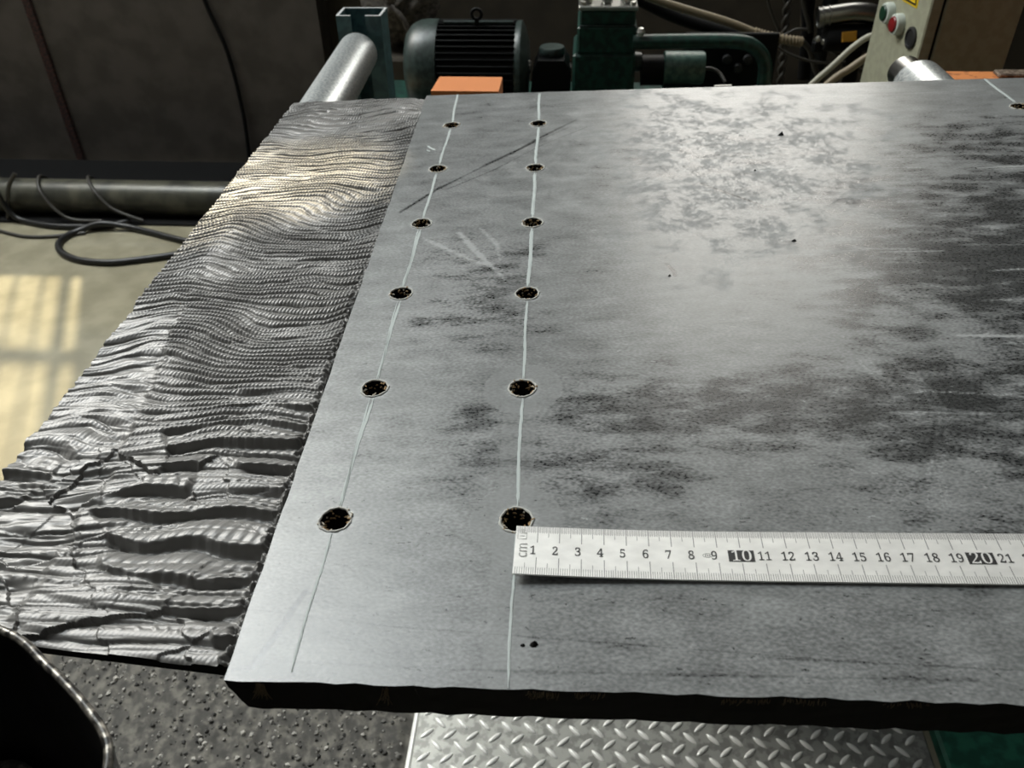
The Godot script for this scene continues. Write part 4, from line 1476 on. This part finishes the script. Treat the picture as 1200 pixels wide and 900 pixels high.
# ---------------------------------------------------------------- hoses and cables behind
func cables() -> void:
	var t := thing("ribbed_hose", "beige ribbed hose slanting down to the right behind the green pipe", "hose")
	var pts := spline([Vector3(0.06, 0.705, -1.5), Vector3(0.174, 0.664, -1.5), Vector3(0.302, 0.628, -1.5), Vector3(0.38, 0.602, -1.5), Vector3(0.458, 0.589, -1.5)], 24)
	var st := sb()
	tube(st, pts, 0.008, 12)
	obj("hose_body", st, M.cable_beige, t)
	st = sb()
	for i in range(66, pts.size() - 1, 2):
		var d := (pts[i + 1] - pts[i]).normalized()
		lathe(st, axis_to(pts[i], d), [[0.008, -0.0014], [0.0105, -0.0008], [0.0105, 0.0008], [0.008, 0.0014]], 12)
	obj("ribs", st, M.cable_beige, t)
	cable("black_hose", "thick black hose hanging under the beige ribbed hose", [Vector3(0.05, 0.69, -1.56), Vector3(0.133, 0.655, -1.56), Vector3(0.22, 0.618, -1.56), Vector3(0.323, 0.59, -1.56), Vector3(0.4, 0.575, -1.56)], 0.013, M.pitch)
	# twisted pair hanging
	t = thing("twisted_rope", "dark twisted rope hanging down right of the bent green pipe", "rope")
	for k in 2:
		var p := PackedVector3Array()
		for i in 73:
			var f := i / 72.0
			var a := f * TAU * 9.0 + PI * k
			p.append(Vector3(lerpf(0.447, 0.488, f) + cos(a) * 0.005, lerpf(0.75, 0.3, f), -1.7 + sin(a) * 0.005))
		st = sb()
		tube(st, p, 0.0045, 8)
		obj("strand", st, M.cable_grey, t)
	cable("thin_cable", "thin grey cable slanting down to meet the twisted rope", [Vector3(0.39, 0.7, -1.68), Vector3(0.415, 0.622, -1.68), Vector3(0.446, 0.565, -1.68), Vector3(0.452, 0.55, -1.68), Vector3(0.482, 0.566, -1.68), Vector3(0.515, 0.566, -1.68)], 0.003, M.cable_grey)
	cable("black_hose", "thick black hose hanging straight down left of the steel duct", [Vector3(0.503, 0.8, -1.72), Vector3(0.508, 0.622, -1.72), Vector3(0.52, 0.54, -1.72), Vector3(0.53, 0.45, -1.72)], 0.014, M.pitch)
	cable("thin_cable", "thin grey cable sagging below the ribbed hose end", [Vector3(0.42, 0.555, -1.62), Vector3(0.47, 0.53, -1.62), Vector3(0.53, 0.515, -1.62), Vector3(0.6, 0.518, -1.62), Vector3(0.66, 0.535, -1.62)], 0.003, M.cable_grey)
	cable("grey_hose", "grey hose running steeply down below the small clamp", [Vector3(0.49, 0.552, -1.66), Vector3(0.515, 0.53, -1.66), Vector3(0.535, 0.49, -1.66), Vector3(0.56, 0.45, -1.66), Vector3(0.58, 0.4, -1.66)], 0.006, M.cable_grey)
	cable("grey_hose", "grey hose slanting right from the clamp to the white cables", [Vector3(0.515, 0.556, -1.64), Vector3(0.55, 0.54, -1.64), Vector3(0.59, 0.515, -1.64), Vector3(0.63, 0.49, -1.64)], 0.005, M.cable_grey)
	cable("grey_hose", "grey hose coming down from above beside the steel duct", [Vector3(0.46, 0.7, -1.68), Vector3(0.485, 0.63, -1.68), Vector3(0.505, 0.585, -1.68), Vector3(0.515, 0.56, -1.68)], 0.005, M.cable_grey)
	t = thing("hose_clamp", "small bright metal clamp where the grey hoses meet", "clamp")
	obj("clamp_body", boxm(Vector3(0.522, 0.545, -1.63), Vector3(0.022, 0.026, 0.02), 0.004), M.motor, t)
	for q in [[0.518, 0.562], [0.531, 0.556]]:
		obj("screw", lathem(axis_to(Vector3(q[0], q[1], -1.622), Vector3(0, 0.4, 1)), [[0.006, 0.0], [0.006, 0.006], [0.004, 0.009], [0.0, 0.01]], 12), M.steel, t)
	# duct and the dark body under it
	t = thing("steel_duct", "bright steel duct with a ringed end above a dark cylinder", "duct")
	pts = spline([Vector3(0.511, 0.606, -1.62), Vector3(0.54, 0.611, -1.62), Vector3(0.58, 0.616, -1.62), Vector3(0.62, 0.612, -1.62), Vector3(0.66, 0.595, -1.62)], 8)
	st = sb()
	tube(st, pts, 0.0195, 24)
	obj("duct_body", st, M.shaft, t)
	for k in [0, 3, 6]:
		obj("ring", lathem(axis_to(pts[k], pts[k + 1] - pts[k]), [[0.0195, -0.002], [0.0212, -0.001], [0.0212, 0.001], [0.0195, 0.002]], 24), M.shaft, t)
	t = thing("dark_cylinder", "black cylinder with a yellow tag under the steel duct", "cylinder")
	obj("cylinder_body", lathem(axis_x(Vector3(0.53, 0.566, -1.62)), [[0.0, 0.0], [0.024, 0.0], [0.027, 0.004], [0.027, 0.12], [0.0, 0.12]], 28), M.pitch, t)
	obj("tag", boxm(Vector3(0.5727, 0.576, -1.5905), Vector3(0.03, 0.02, 0.003), 0.001, Basis(Vector3.RIGHT, -0.35) * Basis(Vector3.BACK, 0.1)), mat(Color(0.6, 0.42, 0.06), 0.5), t)
	obj("hanger", boxm(Vector3(0.6, 0.3, -1.63), Vector3(0.03, 0.545, 0.03), 0.002), M.motor, t)
	cable("white_cable", "upper white cable arching up to the cabinet", [Vector3(0.36, 0.5, -1.25), Vector3(0.424, 0.585, -1.25), Vector3(0.454, 0.618, -1.25), Vector3(0.483, 0.651, -1.25), Vector3(0.509, 0.669, -1.25), Vector3(0.56, 0.678, -1.25)], 0.0052, M.cable_white)
	cable("white_cable", "lower dull white cable arching up to the cabinet", [Vector3(0.4, 0.5, -1.26), Vector3(0.454, 0.582, -1.26), Vector3(0.489, 0.612, -1.26), Vector3(0.515, 0.632, -1.26), Vector3(0.56, 0.648, -1.26)], 0.0065, M.cable_beige)
	# wall pipes in the dark behind
	t = thing("wall_conduit", "dark vertical conduit on the far wall behind the hoses", "conduit")
	obj("conduit_body", lathem(Transform3D(Basis(), Vector3(0.7, 0.0, -2.26)), [[0.02, 0.0], [0.02, 3.5]], 16), M.motor, t)

# ---------------------------------------------------------------- crumbs on the belt
func debris() -> void:
	var k := 0
	for q in [[0.0065, 0.061, 0.0011, "smaller black rubber crumb on the belt in front of the ruler"], [0.0108, 0.0605, 0.0021, "larger pointed black rubber crumb on the belt in front of the ruler"], [0.199, -0.462, 0.0032, "black rubber scrap on the bright far part of the belt"], [0.175, -0.271, 0.0016, "tiny black crumb on the middle of the belt"], [0.086, -0.228, 0.0013, "tiny black crumb right of the second chalk line"], [0.166, -0.39, 0.0013, "tiny black crumb near the glossy patch of the belt"]]:
		var st := sb()
		st.set_smooth_group(-1)
		var r: float = q[2]
		var ring := []
		for i in 7:
			var a := TAU * i / 7
			ring.append(Vector3(q[0] + cos(a) * r * rng.randf_range(0.6, 1.2), 0.0001, q[1] + sin(a) * r * rng.randf_range(0.5, 0.9)))
		var tip := Vector3(q[0] + r * 0.3, r * 0.9, q[1] - r * 0.3)
		for i in 7:
			tri(st, ring[i], ring[(i + 1) % 7], tip, (ring[i] + ring[(i + 1) % 7]) / 2 - Vector3(q[0], 0, q[1]) + Vector3(0, 0.001, 0))
			tri(st, ring[i], ring[(i + 1) % 7], Vector3(q[0], 0.0001, q[1]), Vector3.DOWN)
		var o := obj("rubber_crumb", st, M.pitch, self, BT)
		tag(o, q[3], "crumb", "rubber crumbs on the belt")
		k += 1
